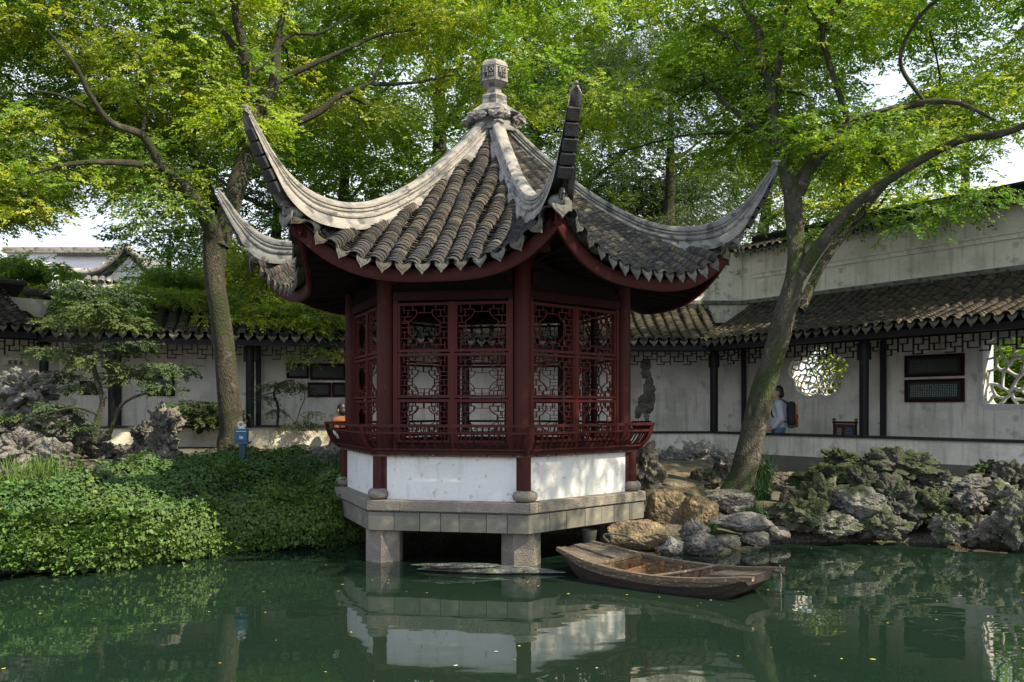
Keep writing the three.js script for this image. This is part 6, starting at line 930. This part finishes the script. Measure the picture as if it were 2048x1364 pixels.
{ // blue marker by the left trunk
  const p = at(484, 920, 13.9), t = thing('sign_post', 'small blue sign on a post standing in the ivy by the left trunk', 'sign', null, p); part('post', boxUV(box(.09, .40, .06, .01, .12, 0)), std({ color: new THREE.Color(.012, .03, .07), roughness: .5 }), t);
  const tx = canvasTex(256, 256, (g, w, h) => { g.fillStyle = '#17506e'; g.fillRect(0, 0, w, h); g.fillStyle = '#0f3a55'; g.fillRect(0, 200, w, 56); g.fillStyle = '#d9e4ea'; g.font = 'bold 84px sans-serif'; g.fillText('in', 96, 178); g.fillRect(30, 40, 196, 8); });
  part('sign_face', new RoundedBoxGeometry(.20, .22, .07, 2, .012).translate(0, .36, .02), std({ map: tx, roughness: .45 }), t); const e = []; const tr = new THREE.TorusGeometry(.04, .014, 6, 14); tr.translate(-.01, .53, .02); e.push(tr); e.push(box(.07, .02, .03, .03, .49, .02), box(.02, .05, .03, .055, .51, .02), box(.1, .016, .03, 0, .475, .02)); part('white_emblem', merge(e), M.plasterClean, t, 'stuff'); part('shelf', boxUV(box(.22, .03, .09, 0, .255, .02)), std({ color: new THREE.Color(.03, .12, .18) }), t);
}
{ // scholar's rock on a carved stand against the right wall
  const w = midW, f = (x, y) => { const q = at(x, y, 20.6); return q; }; const t = thing('scholar_rock', 'slender dark ornamental stone on a stand against the wall right of the pavilion', 'ornamental rock', null, V(0, 0, 0));
  const SC = .9; const blobs = [[1292, 730, 13, 15], [1293, 748, 13, 9], [1297, 760, 6, 12], [1297, 778, 12, 22], [1300, 795, 14, 18], [1285, 808, 11, 17], [1299, 815, 11, 14], [1276, 825, 8, 14], [1293, 832, 6, 12]]; const gs = blobs.map(([x, y, rx, ry], i) => { const k = 20.6 / FOCAL; const g = rockGeo(700 + i, rx * k * .9, ry * k * 1.0, rx * k * .7, { taihu: .55, moss: .1, tint: [.24, .23, .17], detail: 9 }); const c = f(x, y); g.translate(c.x, c.y, c.z); return g; }); part('stone', boxUV(mergeGeometries(gs)), M.rock, t);
  const st = f(1283, 848); part('stand', boxUV(new RoundedBoxGeometry(.42, .14, .25, 3, .03).translate(st.x, st.y, st.z)), M.redDark, t); part('stand_base', boxUV(box(.36, 1.1, .2, st.x, st.y - .62, st.z)), M.redDark, t);
}
// ---------------------------------------------------------------- white houses beyond the left walkway
{
  const d = 31, P = (x, y) => at(x, y, d); const t = thing('gabled_house', 'white house with a grey swept gable roof seen over the left walkway', 'house', null, V(0, 0, 0)); const white = std({ map: M.plasterClean.map, color: new THREE.Color(1.25, 1.27, 1.32), roughness: .9 });
  const a = P(258, 507), l = P(168, 585), r = P(316, 565), thick = 3.5; const sh = new THREE.Shape(); sh.moveTo(P(205, 640).x, P(205, 640).y - 3); sh.lineTo(P(310, 640).x, P(310, 640).y - 3); sh.lineTo(P(308, 568).x, P(308, 568).y); sh.lineTo(a.x, a.y - .1); sh.lineTo(P(205, 568).x, P(205, 568).y); sh.closePath();
  const wg = new THREE.ExtrudeGeometry(sh, { depth: thick, bevelEnabled: false }); wg.translate(0, 0, -d - thick); part('wall', boxUV(wg), white, t);
  const sl = pts => { const rows = []; const c = new THREE.CatmullRomCurve3(pts.map(([x, y]) => P(x, y))); for (let i = 0; i <= 16; i++) { const p = c.getPoint(i / 16); rows.push([p.clone().add(V(0, .14, .25)), p.clone().add(V(0, 0, .25)), p.clone().add(V(0, -.0, -thick - .2)), p.clone().add(V(0, .14, -thick - .2)), p.clone().add(V(0, .14, .25))]); } return boxUV(gridGeo(rows)); };
  part('roof', sl([[257, 503], [235, 530], [205, 552], [170, 558], [135, 552], [126, 540]]), M.stuccoGrey, t); part('roof', sl([[257, 503], [280, 525], [300, 548], [318, 562]]), M.stuccoGrey, t);
  for (const [pts, o] of [[[[256, 500], [234, 527], [205, 548], [170, 554], [136, 548], [126, 536]], .3], [[[257, 500], [281, 522], [301, 545], [320, 559]], .3]]) part('verge', boxUV(limbGeo(pts.map(([x, y]) => [P(x, y).add(V(0, .1, o)), .10]), 8, 6, .02)), M.stucco, t);
  for (let i = 0; i < 5; i++) part('eave_tile', boxUV(limbGeo([[P(190 + i * 14, 560 + i * .5).add(V(0, 0, .5)), .10], [P(198 + i * 14, 572).add(V(0, 0, .9)), .10]], 8, 3, .05)), M.stuccoGrey, t);
  const t2 = thing('white_house', 'plain bright white house wall with a tiled coping left of the gabled house', 'house', null, V(0, 0, 0)); const d2 = 35, Q = (x, y) => at(x, y, d2); const w0 = Q(20, 508), w1 = Q(240, 650); part('wall', boxUV(box(w1.x - w0.x, w0.y - w1.y + 4, .4, (w0.x + w1.x) / 2, (w0.y + w1.y - 4) / 2, -d2)), white, t2); part('coping', boxUV(box(w1.x - w0.x + .2, .2, .7, (w0.x + w1.x) / 2, w0.y + .1, -d2)), M.stucco, t2); for (let i = 0; i < 24; i++) { const x = Q(125 + i * 4.2, 510); part('coping_tile', boxUV(box(.05, .14, .05, x.x, x.y - .05, -d2 + .36)), M.slate, t2); }
  const wx = Q(182, 543); part('window', boxUV(box(.5, .16, .06, wx.x, wx.y, -d2 + .2)), M.slate, t2); for (let i = 0; i < 4; i++) part('mullion', boxUV(box(.03, .15, .03, wx.x - .2 + i * .13, wx.y, -d2 + .25)), M.plasterClean, t2);
}
renderer.render(scene, camera);
